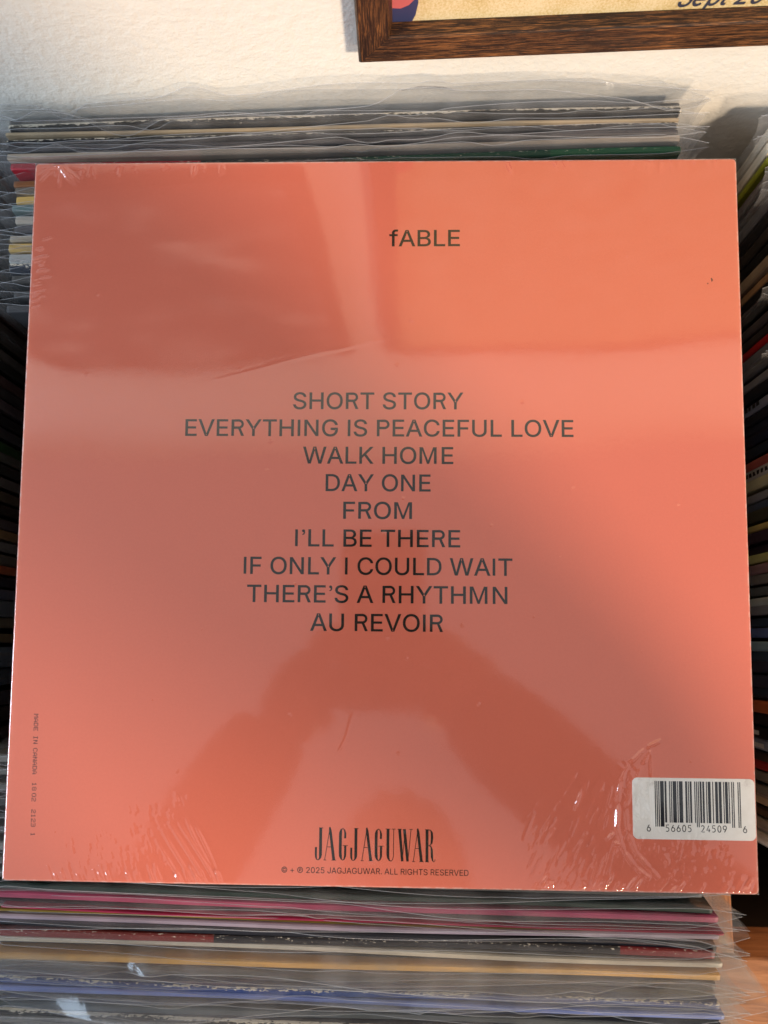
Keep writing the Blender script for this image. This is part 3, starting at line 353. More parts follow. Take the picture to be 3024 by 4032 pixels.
def lettering(name, text, x0, x1, ybase, cap, mat, parent, z=0.00003, weight=5, shear=0.0, vertical=False, xf=None):
    """flat print; cap = capital height, the line runs from x0 to x1"""
    offs = dict((t, o) for t, o in FONT['L'])[text]
    items = []; shift = 0; i = 0
    for ch in text:
        if ch == ' ': continue
        items.append((ch, offs[i] - shift)); i += 1
        if ch == 'I': shift += 112
    layers = [[], [], []]
    lo, hi = 1e9, -1e9
    for ch, ox in items:
        for k, (O, hs) in enumerate(glyph_polys(ch, weight)):
            O = O + np.array([ox, 0]); lo = min(lo, O[:, 0].min()); hi = max(hi, O[:, 0].max())
            layers[min(k, 2)].append(O)
            for H in hs: layers[min(k, 2)].append(H + np.array([ox, 0]))
    sx = (x1 - x0) / (hi - lo); sy = cap / CAPH
    V, F = [], []
    for k, polys in enumerate(layers):
        if not polys: continue
        cu = bpy.data.curves.new('tmp', 'CURVE'); cu.dimensions = '2D'; cu.fill_mode = 'BOTH'
        for P in polys:
            s = cu.splines.new('POLY'); s.points.add(len(P) - 1); s.use_cyclic_u = True
            xy = np.zeros((len(P), 4), np.float32); xy[:, 0] = (P[:, 0] - lo) * 0.01; xy[:, 1] = P[:, 1] * 0.01; xy[:, 3] = 1
            s.points.foreach_set('co', xy.ravel())
        o = bpy.data.objects.new('tmp', cu); me = o.to_mesh()
        b = len(V)
        for v in me.vertices:
            x, y = v.co.x * 100 * sx, v.co.y * 100 * sy
            p = (x0 + x + y * shear, ybase + y, z + k * 2e-6)
            V.append(xf(p) if xf else p)
        F += [tuple(b + i for i in p.vertices) for p in me.polygons]
        o.to_mesh_clear(); bpy.data.objects.remove(o); bpy.data.curves.remove(cu)
    return mesh_obj(name, V, F, mat, parent)
def ribbons(name, strokes, mat, parent, z=0.00003, xf=None):
    """strokes: lists of (x, y, width); each a flat band with its own width"""
    V, F = [], []
    for k, s in enumerate(strokes):
        P = np.array(s, float); n = len(P); zz = z + (k % 7) * 1.2e-6
        for i in range(n):
            t = P[min(i + 1, n - 1), :2] - P[max(i - 1, 0), :2]; t /= np.linalg.norm(t) + 1e-12
            nn = np.array([-t[1], t[0]]) * P[i, 2] / 2
            for sg in (1, -1):
                p = (P[i, 0] + sg * nn[0], P[i, 1] + sg * nn[1], zz); V.append(xf(p) if xf else p)
        b = len(V) - 2 * n
        F += [(b + 2 * i + 1, b + 2 * i + 3, b + 2 * i + 2, b + 2 * i) for i in range(n - 1)]
    return mesh_obj(name, V, F, mat, parent)
def arc(cx, cy, rx, ry, a0, a1, w, n=10):
    return [(cx + rx * math.cos(R(a0 + (a1 - a0) * i / n)), cy + ry * math.sin(R(a0 + (a1 - a0) * i / n)), w) for i in range(n + 1)]

# poster print: "Sept 26" and the pink and navy shape
PX = lambda p: (p[0], -0.0026 - p[2], p[1])
lettering('poster_lettering', 'Sept 26', 0.1175, 0.1505, 0.0584, 0.0085, M['posterink'], FP, 0.0002, 9, 0.22, xf=PX)
def flat_shape(name, pts, mat, parent, z, xf=None):
    V = [xf((x, y, z)) if xf else (x, y, z) for x, y in pts]
    return mesh_obj(name, V, [tuple(range(len(V)))], mat, parent)
xl = 0.0040
flat_shape('poster_print', [(xl, 0.0555), (0.0125, 0.0555), (0.0145, 0.060), (0.0155, 0.066), (0.015, 0.072), (xl, 0.068)], M['navy'], FP, 0.0002, PX)
flat_shape('poster_print', [(xl, 0.0640), (0.0085, 0.0635), (0.0118, 0.0650), (0.0148, 0.0685), (0.0155, 0.080), (0.014, 0.095), (xl, 0.10)], M['pink'], FP, 0.0003, PX)
# ------------------------------------------------------------------ records
def jacket_mesh(w, h, t, seed, warp=0.0006):
    r = random.Random(seed); nx = 28
    ph = [r.uniform(0, 6.28) for _ in range(3)]
    e = min(0.0005, t * 0.3)
    prof = [(-t / 2, -h), (-t / 2, -0.02), (-t / 2, -0.0016), (-t / 2, -e * 1.2), (-t / 2 + e, 0), (t / 2 - e, 0), (t / 2, -e * 1.2), (t / 2, -0.0016), (t / 2, -0.02), (t / 2, -h)]
    wear_p = [0, 0, 0.3, 0.62, 0.55, 0.95, 1, 0.4, 0, 0]
    xs = [-w / 2, -w / 2 + e, -w / 2 + 0.0016] + [-w / 2 + 0.0016 + (w - 0.0032) * i / nx for i in range(1, nx)] + [w / 2 - 0.0016, w / 2 - e, w / 2]
    V, F, W = [], [], []
    n = len(prof)
    for i, x in enumerate(xs):
        ed = min(i, len(xs) - 1 - i)
        sq = [0.55, 1, 1][ed] if ed < 3 else 1
        dy = warp * (math.sin(x * 11 + ph[0]) + 0.5 * math.sin(x * 27 + ph[1])); dz = 0.0004 * math.sin(x * 19 + ph[2])
        drop = [0.0008, 0.0002, 0][ed] if ed < 3 else 0
        for (y, z), wp in zip(prof, wear_p):
            V.append((x, y * sq + dy, z + (dz - drop if z > -0.019 else 0)))
            W.append(max(wp, [1, 0.9, 0.4][ed] if ed < 3 else 0))
    for i in range(len(xs) - 1):
        for j in range(n - 1): F.append((i * n + j, i * n + j + 1, (i + 1) * n + j + 1, (i + 1) * n + j))
        F.append((i * n + n - 1, i * n, (i + 1) * n, (i + 1) * n + n - 1))
    F.append(tuple(range(n - 1, -1, -1))); L = (len(xs) - 1) * n; F.append(tuple(range(L, L + n)))
    return V, F, W
def sleeve_mesh(w, t, seed, ext=0.010, amp=0.0035, side=0.006, depth=0.05, nx=72, flare=0.0, flop=None, hazy=False):
    """two sheets of thin plastic, taller and wider than the jacket, wavy above it and welded at the sides; thin solid rim on the open edge"""
    r = random.Random(seed); V, F, MI = [], [], []
    zs = [-depth, -depth * 0.5, -0.008, -0.002, 0.0, ext * 0.3, ext * 0.6, ext * 0.85, ext]
    for sgn in (-1, 1):
        wv = [(r.uniform(0.35, 0.8) * amp / (1 + 0.6 * k), r.uniform(6, 12) * (1 + 0.9 * k), r.uniform(0, 6.28)) for k in range(4)]
        hv = [(r.uniform(0.25, 0.55) * ext * 0.6 / (1 + 0.8 * k), r.uniform(8, 15) * (1 + k), r.uniform(0, 6.28)) for k in range(5)]
        kinks = [(r.uniform(-w / 2, w / 2), r.uniform(0.004, 0.020), r.uniform(-0.45, 0.4) * ext) for k in range(5)]
        bias = r.uniform(0.3, 1.0) * amp * sgn * 0.8
        base = len(V); top = []
        for i in range(nx + 1):
            u = i / nx * 2 - 1
            ed = abs(u)
            x = u * (w / 2 + side)
            join = max(0.0, (ed - 1 + side * 2.2 / (w / 2 + side)) / (side * 2.2 / (w / 2 + side)))      # 1 at the weld
            for z in zs:
                f = max(0.0, (z + 0.004) / (ext + 0.004)); f = f ** 1.3
                y = sgn * (t / 2 + 0.0004) * (1 - join) + f * (bias * (1 - 0.7 * join) + (sum(a * math.sin(k * x + p) for a, k, p in wv) + 0.35 * sum(a * math.cos(min(1.0, abs(x - c) / (b * 1.6)) * math.pi / 2) ** 2 for c, b, a in kinks)) * (1 - 0.6 * join))
                zz = z + max(0, f) * sum(a * math.sin(k * x + p) for a, k, p in hv) + max(0, f) * sum(a * math.cos(min(1.0, abs(x - c) / (b * 1.6)) * math.pi / 2) ** 2 for c, b, a in kinks) - 0.0022 * join * f - 0.9 * abs(flare) * f * f
                if flop: fl = flop[0] + (flop[1] - flop[0]) * (u * .5 + .5); y += fl * f ** 1.7 * (1 - .3 * join); zz -= 0.45 * abs(fl) * f * f
                y += flare * f * f * (1 - 0.5 * join) * (1 + 0.35 * math.sin(9 * x + wv[0][2]))
                zz = min(zz, ext * 1.12)
                V.append((x + (0.0025 * f * u if join > 0.3 else 0), y, zz))
            top.append(V[-1])
        n = len(zs)
        for i in range(nx):
            for j in range(n - 1): F.append((base + i * n + j, base + (i + 1) * n + j, base + (i + 1) * n + j + 1, base + i * n + j + 1)); MI.append(0)
        rr = 0.00011; tb = len(V)
        for x, y, z in top: V.extend([(x, y - rr, z), (x, y, z + rr), (x, y + rr, z), (x, y, z - rr)])
        for i in range(nx):
            for j in range(4): F.append((tb + 4 * i + j, tb + 4 * i + (j + 1) % 4, tb + 4 * (i + 1) + (j + 1) % 4, tb + 4 * (i + 1) + j)); MI.append(1)
    return V, F, MI
def record(x, y, z, col, t=0.0034, lean=0.0, yaw=0.0, wear=0.5, label='', group='', sleeve=None, w=0.3125, seed=None, roll=0.0, mats=None, h=0.3125):
    seed = rnd.randrange(10 ** 6) if seed is None else seed
    # the thing stands on its lower edge
    rot = Euler((lean, roll, yaw)); base = Vector((x, y, z)) - rot.to_matrix() @ Vector((0, 0, h))
    g = empty('record', base, rot); tag(g, label, 'record', group)
    V, F, W = jacket_mesh(w, h, t, seed)
    o = mesh_obj('jacket', [(a, b, c + h) for a, b, c in V], F, mats or M['jacket'], g); set_attr(o, 'wear', W); o.color = (*col, wear)
    if sleeve is not None:
        V, F, MI = sleeve_mesh(w, t, seed + 5, **sleeve)
        mesh_obj('plastic_sleeve', [(a, b, c + h) for a, b, c in V], F, [M['hazy' if sleeve.get('hazy') else 'poly'], M['rim']], g, True, MI)
    return g
def topz(y, off=-0.0125): return y * math.tan(TILT) + off
def striped(name, stops):
    """card printed in fields of colour along its top edge"""
    k = N(name); b = k.bsdf(Roughness=0.45)
    tc = k.n('ShaderNodeTexCoord'); sp = k.n('ShaderNodeSeparateXYZ'); k.l(tc.outputs['Object'], sp.inputs[0])
    f = k.math('ADD', k.math('MULTIPLY', sp.outputs[0], 1 / 0.32), 0.5)
    c = k.ramp(f, stops); c.node.color_ramp.interpolation = 'CONSTANT'
    at = k.n('ShaderNodeAttribute', attribute_name='wear'); n = k.noise(k.coord((1, 3, 3)), 420, 5, 0.7)
    w = k.math('GREATER_THAN', k.math('ADD', n, k.math('MULTIPLY', at.outputs['Fac'], 0.22)), 0.81)
    k.l(k.mixc(w, c, (0.62, 0.55, 0.44)), b.inputs['Base Color']); k.surf(b.outputs[0]); return k.m
RB = striped('red_green_card', [(0.0, (0.34, 0.012, 0.025)), (0.29, (0.02, 0.022, 0.022)), (0.5, (0.012, 0.05, 0.03)), (0.8, (0.014, 0.085, 0.04))])
WORN = striped('worn_black_card', [(0.0, (0.16, 0.022, 0.018)), (0.32, (0.02, 0.018, 0.02)), (0.86, (0.16, 0.006, 0.01))])

ORD = 'first second third fourth fifth sixth seventh eighth ninth tenth'.split()
BK = 'records in clear sleeves behind the coral album'
S = lambda **k: dict(dict(ext=0.010, amp=0.003, side=0.0085), **k)
back = [  # y, z of the top edge, colour, thickness, wear, sleeve, label
 (0.1856, 0.0075, (0.05, 0.05, 0.052), 0.0022, 0.5, S(ext=0.019, amp=0.0026, flare=-0.0045, hazy=True), 'dark record in the tallest hazy sleeve, rearmost against the wall'),
 (0.1826, 0.0092, (0.010, 0.010, 0.009), 0.0030, 0.92, S(ext=0.009, amp=0.0045), 'scuffed black record with chipped pale edge near the wall'),
 (0.1788, 0.0080, (0.44, 0.33, 0.20), 0.0014, 0.2, None, 'thin tan record edge in front of the scuffed black one'),
 (0.1762, 0.0068, (0.012, 0.012, 0.014), 0.0024, 0.80, S(ext=0.008, amp=0.004), 'black record with thin cream top line behind the album'),
 (0.1728, 0.0062, (0.06, 0.055, 0.06), 0.0024, 0.5, S(ext=0.008, amp=0.004, flare=-0.003), 'charcoal record in a wavy sleeve behind the beige one'),
 (0.1695, 0.0060, (0.40, 0.33, 0.26), 0.0030, 0.4, S(ext=0.0065, amp=0.0035), 'beige record in hazy sleeve just behind the red and green one'),
 (0.1652, 0.0040, (0.3, 0.02, 0.03), 0.0034, 0.3, S(ext=0.006), 'record with red, black and green top edge touching the album'),
 (0.1600, 0.0010, (0.22, 0.085, 0.03), 0.0032, 0.5, None, 'orange-brown open cardboard record at the coral album\'s top left corner'),
 (0.1557, 0.0008, (0.15, 0.125, 0.10), 0.0034, 0.5, S(ext=0.006), 'grey-brown record left of the album, above the gold-edged one'),
 (0.1512, 0.0006, (0.58, 0.38, 0.12), 0.0042, 0.3, S(ext=0.005), 'cream and gold record edge, uppermost gold one left of the album'),
 (0.1464, 0.0002, (0.14, 0.22, 0.22), 0.0036, 0.3, S(ext=0.006), 'pale teal record edge left of the album'),
 (0.1420, -0.0002, (0.50, 0.45, 0.38), 0.0040, 0.3, S(ext=0.006), 'off-white record edge just below the pale teal one'),
 (0.1370, -0.0006, (0.10, 0.10, 0.11), 0.0036, 0.5, S(ext=0.005), 'dark grey record below the off-white edge left of the album'),
 (0.1326, -0.0010, (0.42, 0.37, 0.30), 0.0032, 0.4, S(ext=0.006), 'short tan-white record above the golden yellow edge'),
 (0.1282, -0.0012, (0.55, 0.36, 0.10), 0.0042, 0.2, S(ext=0.006), 'golden yellow record edge, lower gold one left of the album'),
 (0.1225, -0.0016, (0.42, 0.43, 0.42), 0.0046, 0.2, S(ext=0.007, amp=0.004), 'white record in shiny crumpled sleeve left of the album'),
 (0.1172, -0.0020, (0.020, 0.028, 0.045), 0.0050, 0.8, S(ext=0.006), 'navy record with tan worn corner left of the album'),
 (0.1112, -0.0026, (0.07, 0.07, 0.068), 0.0036, 0.3, S(ext=0.007), 'grey record in sagging sleeve below the navy worn one'),
 (0.1050, -0.0030, (0.06, 0.06, 0.062), 0.0036, 0.3, S(ext=0.008, amp=0.004), 'charcoal record in sleeve with a bright glint left of the album'),
 (0.0985, -0.0034, (0.05, 0.052, 0.058), 0.0036, 0.3, S(ext=0.008, side=0.008), 'slate record whose sleeve corner sticks out lowest left of the album'),
]
for i, (y, z, c, t, wr, sl, lab) in enumerate(back):
    x = -0.0185 + rnd.uniform(-0.0022, 0.0022) + 0.00003 * i
    if i >= 7: z -= 0.0024; sl = dict(sl, ext=min(sl['ext'], 0.0052)) if sl else sl
    record(x, y, z, c, t, R(-1.0 + i * 0.10), R(1.2 - 0.03 * i), wr, lab, BK, sl, mats=RB if i == 6 else None)
mid = [(y, (rnd.uniform(0.03, 0.25),) * 3) for y in np.arange(-0.110, -0.162, -0.0062)]
for i, (y, c) in enumerate(mid):
    record(-0.0150 + rnd.uniform(-0.002, 0.002), y, topz(y, -0.0135), (c[0], c[1] * 0.95, c[2] * 0.85), 0.0036, R(11), R(-0.5), 0.4,
           '%s record under the album, %s from the lower edge inwards' % ('tan-grey', ORD[len(mid) - 1 - i]), 'records under the lower edge of the coral album', S(ext=0.006))
FR = 'records in clear sleeves in front of the coral album'
front = [
 (-0.1655, 0.0, (0.012, 0.028, 0.022), 0.0026, 0.2, S(ext=0.006, side=0.009), 'blackish green record nearest the album\'s lower edge'),
 (-0.1690, 0.0, (0.34, 0.055, 0.11), 0.0030, 0.05, S(ext=0.009, amp=0.004, flop=(0.005, -0.003), hazy=True), 'bright pink record nearest the album\'s lower edge'),
 (-0.1728, -0.004, (0.02, 0.021, 0.023), 0.0026, 0.2, S(ext=0.005), 'black record between the pink and the crimson ones'),
 (-0.1747, 0.0, (0.34, 0.022, 0.065), 0.0009, 0.0, None, 'thin crimson record edge in front of the pink record'),
 (-0.1757, -0.0006, (0.22, 0.15, 0.025), 0.0010, 0.0, None, 'thin olive gold record edge beside the mauve one'),
 (-0.1775, 0.0003, (0.36, 0.29, 0.35), 0.0022, 0.1, None, 'mauve record edge with small ticks'),
 (-0.1805, 0.0, (0.016, 0.016, 0.022), 0.0030, 0.5, S(ext=0.006), 'black navy record just in front of the mauve edge'),
 (-0.1838, 0.0006, (0.03, 0.026, 0.028), 0.0034, 1.0, S(ext=0.006, amp=0.004), 'worn black record with red ends and flaking edges'),
 (-0.1872, 0.0, (0.50, 0.45, 0.36), 0.0026, 0.2, S(ext=0.019, amp=0.0045, side=0.010, flop=(-0.016, -0.004), hazy=True), 'off-white record in a large hazy sleeve'),
 (-0.1903, -0.005, (0.03, 0.034, 0.034), 0.0022, 0.2, None, 'grey-green record between the off-white and orange ones'),
 (-0.1934, 0.0004, (0.62, 0.34, 0.085), 0.0030, 0.2, S(ext=0.015, amp=0.004, side=0.014, flop=(-0.001, -0.007)), 'orange-yellow record edge in a torn hazy sleeve'),
 (-0.1975, -0.002, (0.045, 0.043, 0.04), 0.0034, 0.3, S(ext=0.007, amp=0.004), 'dark grey record between the orange and navy blue ones'),
 (-0.2012, -0.005, (0.018, 0.018, 0.02), 0.0026, 0.5, S(ext=0.006), 'black record just behind the navy blue one'),
 (-0.2043, 0.0, (0.012, 0.04, 0.17), 0.0030, 0.75, S(ext=0.006, amp=0.003), 'deep navy blue record with a pale top line'),
 (-0.2078, 0.0004, (0.15, 0.20, 0.46), 0.0024, 0.25, None, 'lavender blue record touching the navy one'),
 (-0.2108, -0.004, (0.008, 0.008, 0.009), 0.0026, 0.5, S(ext=0.008, amp=0.005), 'black record just in front of the lavender blue one'),
 (-0.2142, -0.0002, (0.08, 0.09, 0.09), 0.0030, 0.4, S(ext=0.017, amp=0.006, flop=(-0.012, -0.004), hazy=True), 'slate grey record in a bluish shining sleeve'),
 (-0.2178, 0.0, (0.012, 0.013, 0.014), 0.0030, 0.85, S(ext=0.008, amp=0.005), 'black record with a cream worn line near the picture\'s lower edge'),
 (-0.2213, 0.0, (0.20, 0.19, 0.17), 0.0030, 0.3, S(ext=0.009, amp=0.004), 'grey-beige record at the picture\'s lower edge'),
 (-0.2250, 0.0, (0.5, 0.48, 0.44), 0.0034, 0.5, S(ext=0.008), 'whitish record, frontmost in the row'),
]
for i, (y, dz, c, t, wr, sl, lab) in enumerate(front):
    x = -0.0105 + rnd.uniform(-0.003, 0.003) + 0.0001 * i
    record(x, y, topz(y) + dz, c, t, R(11.5), R(-0.75 + rnd.uniform(-.08, .08)), wr, lab, FR, sl, mats=WORN if i == 7 else None)

# side bins: only the ends that face the gap are seen
RG, LG = 'records in the right-hand bin', 'records in the left-hand bin'
right = [  # y, thickness, colour, name
 (.1790, 5, (.30, .26, .20), 'beige record at the far end of the right-hand bin', 1), (.1725, 5, (.40, .35, .27), 'cream record second from the wall in the right-hand bin', 1),
 (.1670, 3.5, (.17, .18, .015), 'yellow-green record near the wall in the right-hand bin', 0), (.1615, 5, (.09, .075, .075), '', 0), (.1550, 5, (.03, .018, .018), '', 1),
 (.1480, 6, (.10, .10, .11), 'grey record in torn sleeve in the right-hand bin', 1), (.1405, 6, (.012, .011, .012), '', 0), (.1335, 6, (.02, .016, .014), '', 0),
 (.1268, 5, (.008, .008, .008), '', 0), (.1200, 5.5, (.21, .16, .11), 'tan-brown record before a black one in the right-hand bin', 0), (.1140, 4.5, (.25, .15, .075), 'light brown record beside the tan-brown one, right-hand bin', 0),
 (.1080, 5, (.008, .008, .009), '', 0), (.1020, 5, (.012, .012, .012), '', 1), (.0960, 4.5, (.06, .05, .05), '', 0), (.0905, 4.5, (.03, .025, .025), '', 0),
 (.0850, 3.5, (.30, .01, .012), 'dark red record halfway along the right-hand bin', 0), (.0800, 5, (.12, .125, .14), '', 0), (.0742, 4.5, (.06, .065, .08), '', 1),
 (.0690, 4, (.18, .18, .19), 'light grey edge among dark records in the right-hand bin', 0), (.0635, 5.5, (.012, .014, .02), '', 0), (.0575, 4.5, (.17, .19, .25), 'blue-grey printed spine in the right-hand bin', 0),
 (.0520, 4, (.012, .014, .02), '', 0), (.0470, 4.5, (.02, .025, .04), '', 0), (.0415, 5, (.01, .014, .03), '', 0), (.0358, 5, (.012, .02, .032), '', 0),
 (.0305, 4, (.30, .07, .06), 'pink-red edge beside the white spines of the right-hand bin', 0), (.0255, 5, (.42, .41, .38), 'white printed spine in the right-hand bin', 0), (.0200, 5, (.46, .40, .25), 'cream spine beside the white printed one', 0),
 (.0148, 4, (.20, .21, .23), '', 0), (.0100, 4, (.05, .07, .11), '', 0), (.0045, 5.5, (.045, .045, .03), '', 0), (-.0010, 3, (.50, .34, .12), 'golden tan edge in the right-hand bin', 0),
 (-.0055, 5, (.035, .022, .035), '', 0), (-.0105, 4.5, (.02, .015, .024), '', 0), (-.0155, 4, (.52, .60, .17), 'pale lime record in the right-hand bin', 0), (-.0205, 4.5, (.24, .15, .17), 'dusty pink record beside the lime one', 0),
 (-.0255, 4.5, (.16, .16, .16), '', 0), (-.0305, 4, (.10, .12, .13), '', 0), (-.0352, 4, (.36, .47, .58), 'light blue record below the grey spines in the right-hand bin', 0), (-.0402, 5, (.18, .20, .23), '', 0),
 (-.0455, 4, (.02, .04, .07), '', 0), (-.0505, 4.5, (.09, .14, .32), 'mid-blue record in the right-hand bin', 0), (-.0558, 4.5, (.22, .35, .52), 'sky blue record beside the mid-blue one', 0), (-.0610, 4.5, (.03, .06, .10), '', 0),
 (-.0665, 5.5, (.03, .035, .06), '', 0), (-.0725, 5.5, (.025, .03, .055), '', 0), (-.0785, 5, (.02, .035, .06), '', 0), (-.0848, 5.5, (.62, .10, .035), 'red-orange spine with white lettering in the right-hand bin', 0),
 (-.0910, 5.5, (.010, .010, .012), '', 0), (-.0968, 5, (.008, .008, .010), 'black spine with small white label in the right-hand bin', 0), (-.1025, 5, (.20, .22, .27), 'blue-grey spine below the black one with the white label', 0), (-.1080, 4, (.03, .02, .016), '', 0),
 (-.1125, 4, (.28, .012, .015), 'maroon record in the lower part of the right-hand bin', 0), (-.1172, 4.5, (.16, .14, .12), '', 0), (-.1225, 5, (.14, .12, .10), '', 1), (-.1275, 4, (.33, .25, .16), 'tan record near the front end of the right-hand bin', 0),
 (-.1330, 5, (.02, .016, .012), '', 0), (-.1390, 5, (.24, .20, .16), 'brown-grey record in a sleeve near the front of the right-hand bin', 1), (-.1450, 5, (.42, .37, .30), 'pale beige record, last before the empty gap of the right-hand bin', 1),
]
def short(lab):
    for cut in (' in the', ' beside', ' near', ' at the', ' below', ' among', ' before', ' second', ' halfway', ' with', ','):
        lab = lab.split(cut)[0]
    return lab.replace(' in torn sleeve', '').replace(' edge', '').replace(' among dark ones', '')
def dark_label(rows, i, side):
    """tell an unremarkable record by its shade and by how far it stands from the nearest remarkable one"""
    c = rows[i][2]; b = max(c)
    sh = 'black' if b < 0.022 else ('dark blue' if c[2] > c[0] * 1.25 else 'dark brown') if b < 0.075 else 'grey'
    js = [j for j, r in enumerate(rows) if r[3]]
    j = min(js, key=lambda q: (abs(q - i), q))
    return '%s record, %s from the %s towards the %s, %s bin' % (sh, ORD[abs(j - i) - 1], short(rows[j][3]).replace('-red edge','-red').replace('thick ',''), 'front' if i > j else 'wall', side)
for i, (y, t, c, lab, sl) in enumerate(right):
    h = 0.3125; w = 0.3125
    x = 0.1788 + w / 2 + rnd.uniform(0, 0.0022)
    g = record(x, y, topz(y, -0.0145) + rnd.uniform(-0.004, 0.003), tuple(min(.8, v * 1.9) for v in c), t * 0.001, R(rnd.uniform(-0.5, 0.5)), 0.0, 0.25,
               lab or dark_label(right, i, 'right-hand'), RG, S(ext=0.008, amp=0.003, side=0.005, nx=40) if sl else None)
    def on_spine(p): return (-w / 2 - 0.0004 - p[2], 0 + p[1], h + p[0])
    if 'white lettering' in lab:
        lettering('spine_lettering', 'S COLOR', -0.052, -0.0335, -0.0014, 0.0030, M['sticker'], g, 0.00008, 18, 0.0, xf=lambda p: on_spine((-p[0] - 0.085 + 0.0, p[1], p[2])))
    if 'printed' in lab and 'beside' not in lab:
        rr = random.Random(i)
        for q in range(9): z0_ = -0.018 - q * 0.0042; flat_shape('spine_print', [(z0_, -0.0011), (z0_ + rr.uniform(.0018, .0034), -0.0011), (z0_ + rr.uniform(.0018, .0034), 0.0009), (z0_, 0.0009)], M['bar'], g, 0.00008, on_spine)
    if 'white label' in lab:
        flat_shape('spine_label', [(-0.036, -0.0009), (-0.026, -0.0009), (-0.026, 0.0011), (-0.036, 0.0011)], M['sticker'], g, 0.00008, on_spine)
left = [
 (.1790, 4, (.10, .045, .03), 'reddish brown record at the far end of the left-hand bin', 0), (.1735, 4, (.20, .13, .10), 'dusty brown record second from the wall in the left-hand bin', 1), (.1680, 5, (.10, .07, .04), '', 0), (.1620, 5, (.05, .03, .02), '', 0),
 (.1560, 5, (.11, .08, .05), '', 0), (.1500, 5, (.03, .025, .022), '', 0), (.1440, 5.5, (.12, .10, .075), '', 0), (.1375, 5, (.07, .06, .045), '', 0), (.1315, 4.5, (.03, .028, .025), '', 0),
 (.1255, 5, (.10, .085, .05), 'olive brown record in the left-hand bin', 0), (.1190, 5, (.012, .011, .011), '', 0), (.1130, 5, (.012, .012, .012), '', 0), (.1065, 5, (.05, .03, .025), '', 0), (.1000, 5, (.06, .05, .045), '', 0),
 (.0935, 5, (.035, .03, .025), '', 1), (.0870, 5, (.06, .055, .05), '', 0), (.0800, 5, (.016, .016, .016), '', 0), (.0735, 5, (.05, .03, .03), '', 0), (.0670, 5.5, (.03, .028, .03), '', 0),
 (.0605, 5, (.05, .04, .045), '', 0), (.0540, 5, (.012, .012, .013), '', 0), (.0475, 5, (.03, .03, .035), '', 0), (.0410, 5, (.012, .035, .012), 'dark green record in the left-hand bin', 0), (.0345, 5, (.06, .06, .055), '', 0),
 (.0280, 5, (.02, .02, .02), '', 0), (.0215, 5, (.07, .065, .065), '', 0), (.0150, 5, (.05, .04, .03), '', 0), (.0085, 5, (.02, .015, .015), '', 0), (.0020, 5, (.05, .04, .045), '', 0), (-.0045, 4.5, (.14, .09, .045), 'tan record among dark ones in the left-hand bin', 0),
 (-.0105, 5, (.10, .10, .105), '', 0), (-.0170, 5, (.07, .065, .06), '', 0), (-.0225, 4, (.22, .06, .03), 'rust red record in the left-hand bin', 0), (-.0280, 5, (.02, .02, .03), '', 0), (-.0340, 5, (.06, .065, .10), '', 0),
 (-.0415, 8, (.07, .085, .11), 'thick slate blue box set in the left-hand bin', 0), (-.0495, 5, (.08, .075, .06), '', 0), (-.0555, 4.5, (.10, .08, .05), '', 0), (-.0650, 10, (.06, .09, .13), 'thick steel blue box set in the left-hand bin', 1), (-.0760, 8, (.03, .05, .08), '', 1),  # slate and steel blue imitate the window reflected in glossy sleeves
 (-.0860, 7, (.02, .025, .035), '', 0), (-.0950, 7, (.010, .012, .016), '', 0), (-.1040, 6, (.012, .012, .014), '', 1), (-.1120, 5, (.30, .31, .32), 'white record in a shiny sleeve in the left-hand bin', 1), (-.1190, 5, (.36, .34, .30), 'off-white record near the front of the left-hand bin', 1),
 (-.1260, 5, (.05, .04, .06), '', 0), (-.1330, 5, (.30, .22, .14), 'light brown record near the front of the left-hand bin', 1), (-.1400, 5, (.45, .42, .36), 'cream record at the front end of the left-hand bin', 1), (-.1470, 5, (.10, .09, .08), '', 0), (-.1540, 5, (.40, .36, .30), 'pale record, frontmost in the left-hand bin', 1),
]
for i, (y, t, c, lab, sl) in enumerate(left):
    x = -0.1925 - 0.3125 / 2 - rnd.uniform(0, 0.0022)
    record(x, y, topz(y, -0.0145) + rnd.uniform(-0.004, 0.003), tuple(min(.8, v * 2.3) for v in c), t * 0.001, R(rnd.uniform(-0.5, 0.5)), 0.0, 0.25,
           lab or dark_label(left, i, 'left-hand'), LG, S(ext=0.008, amp=0.003, side=0.005, nx=40) if sl else None)
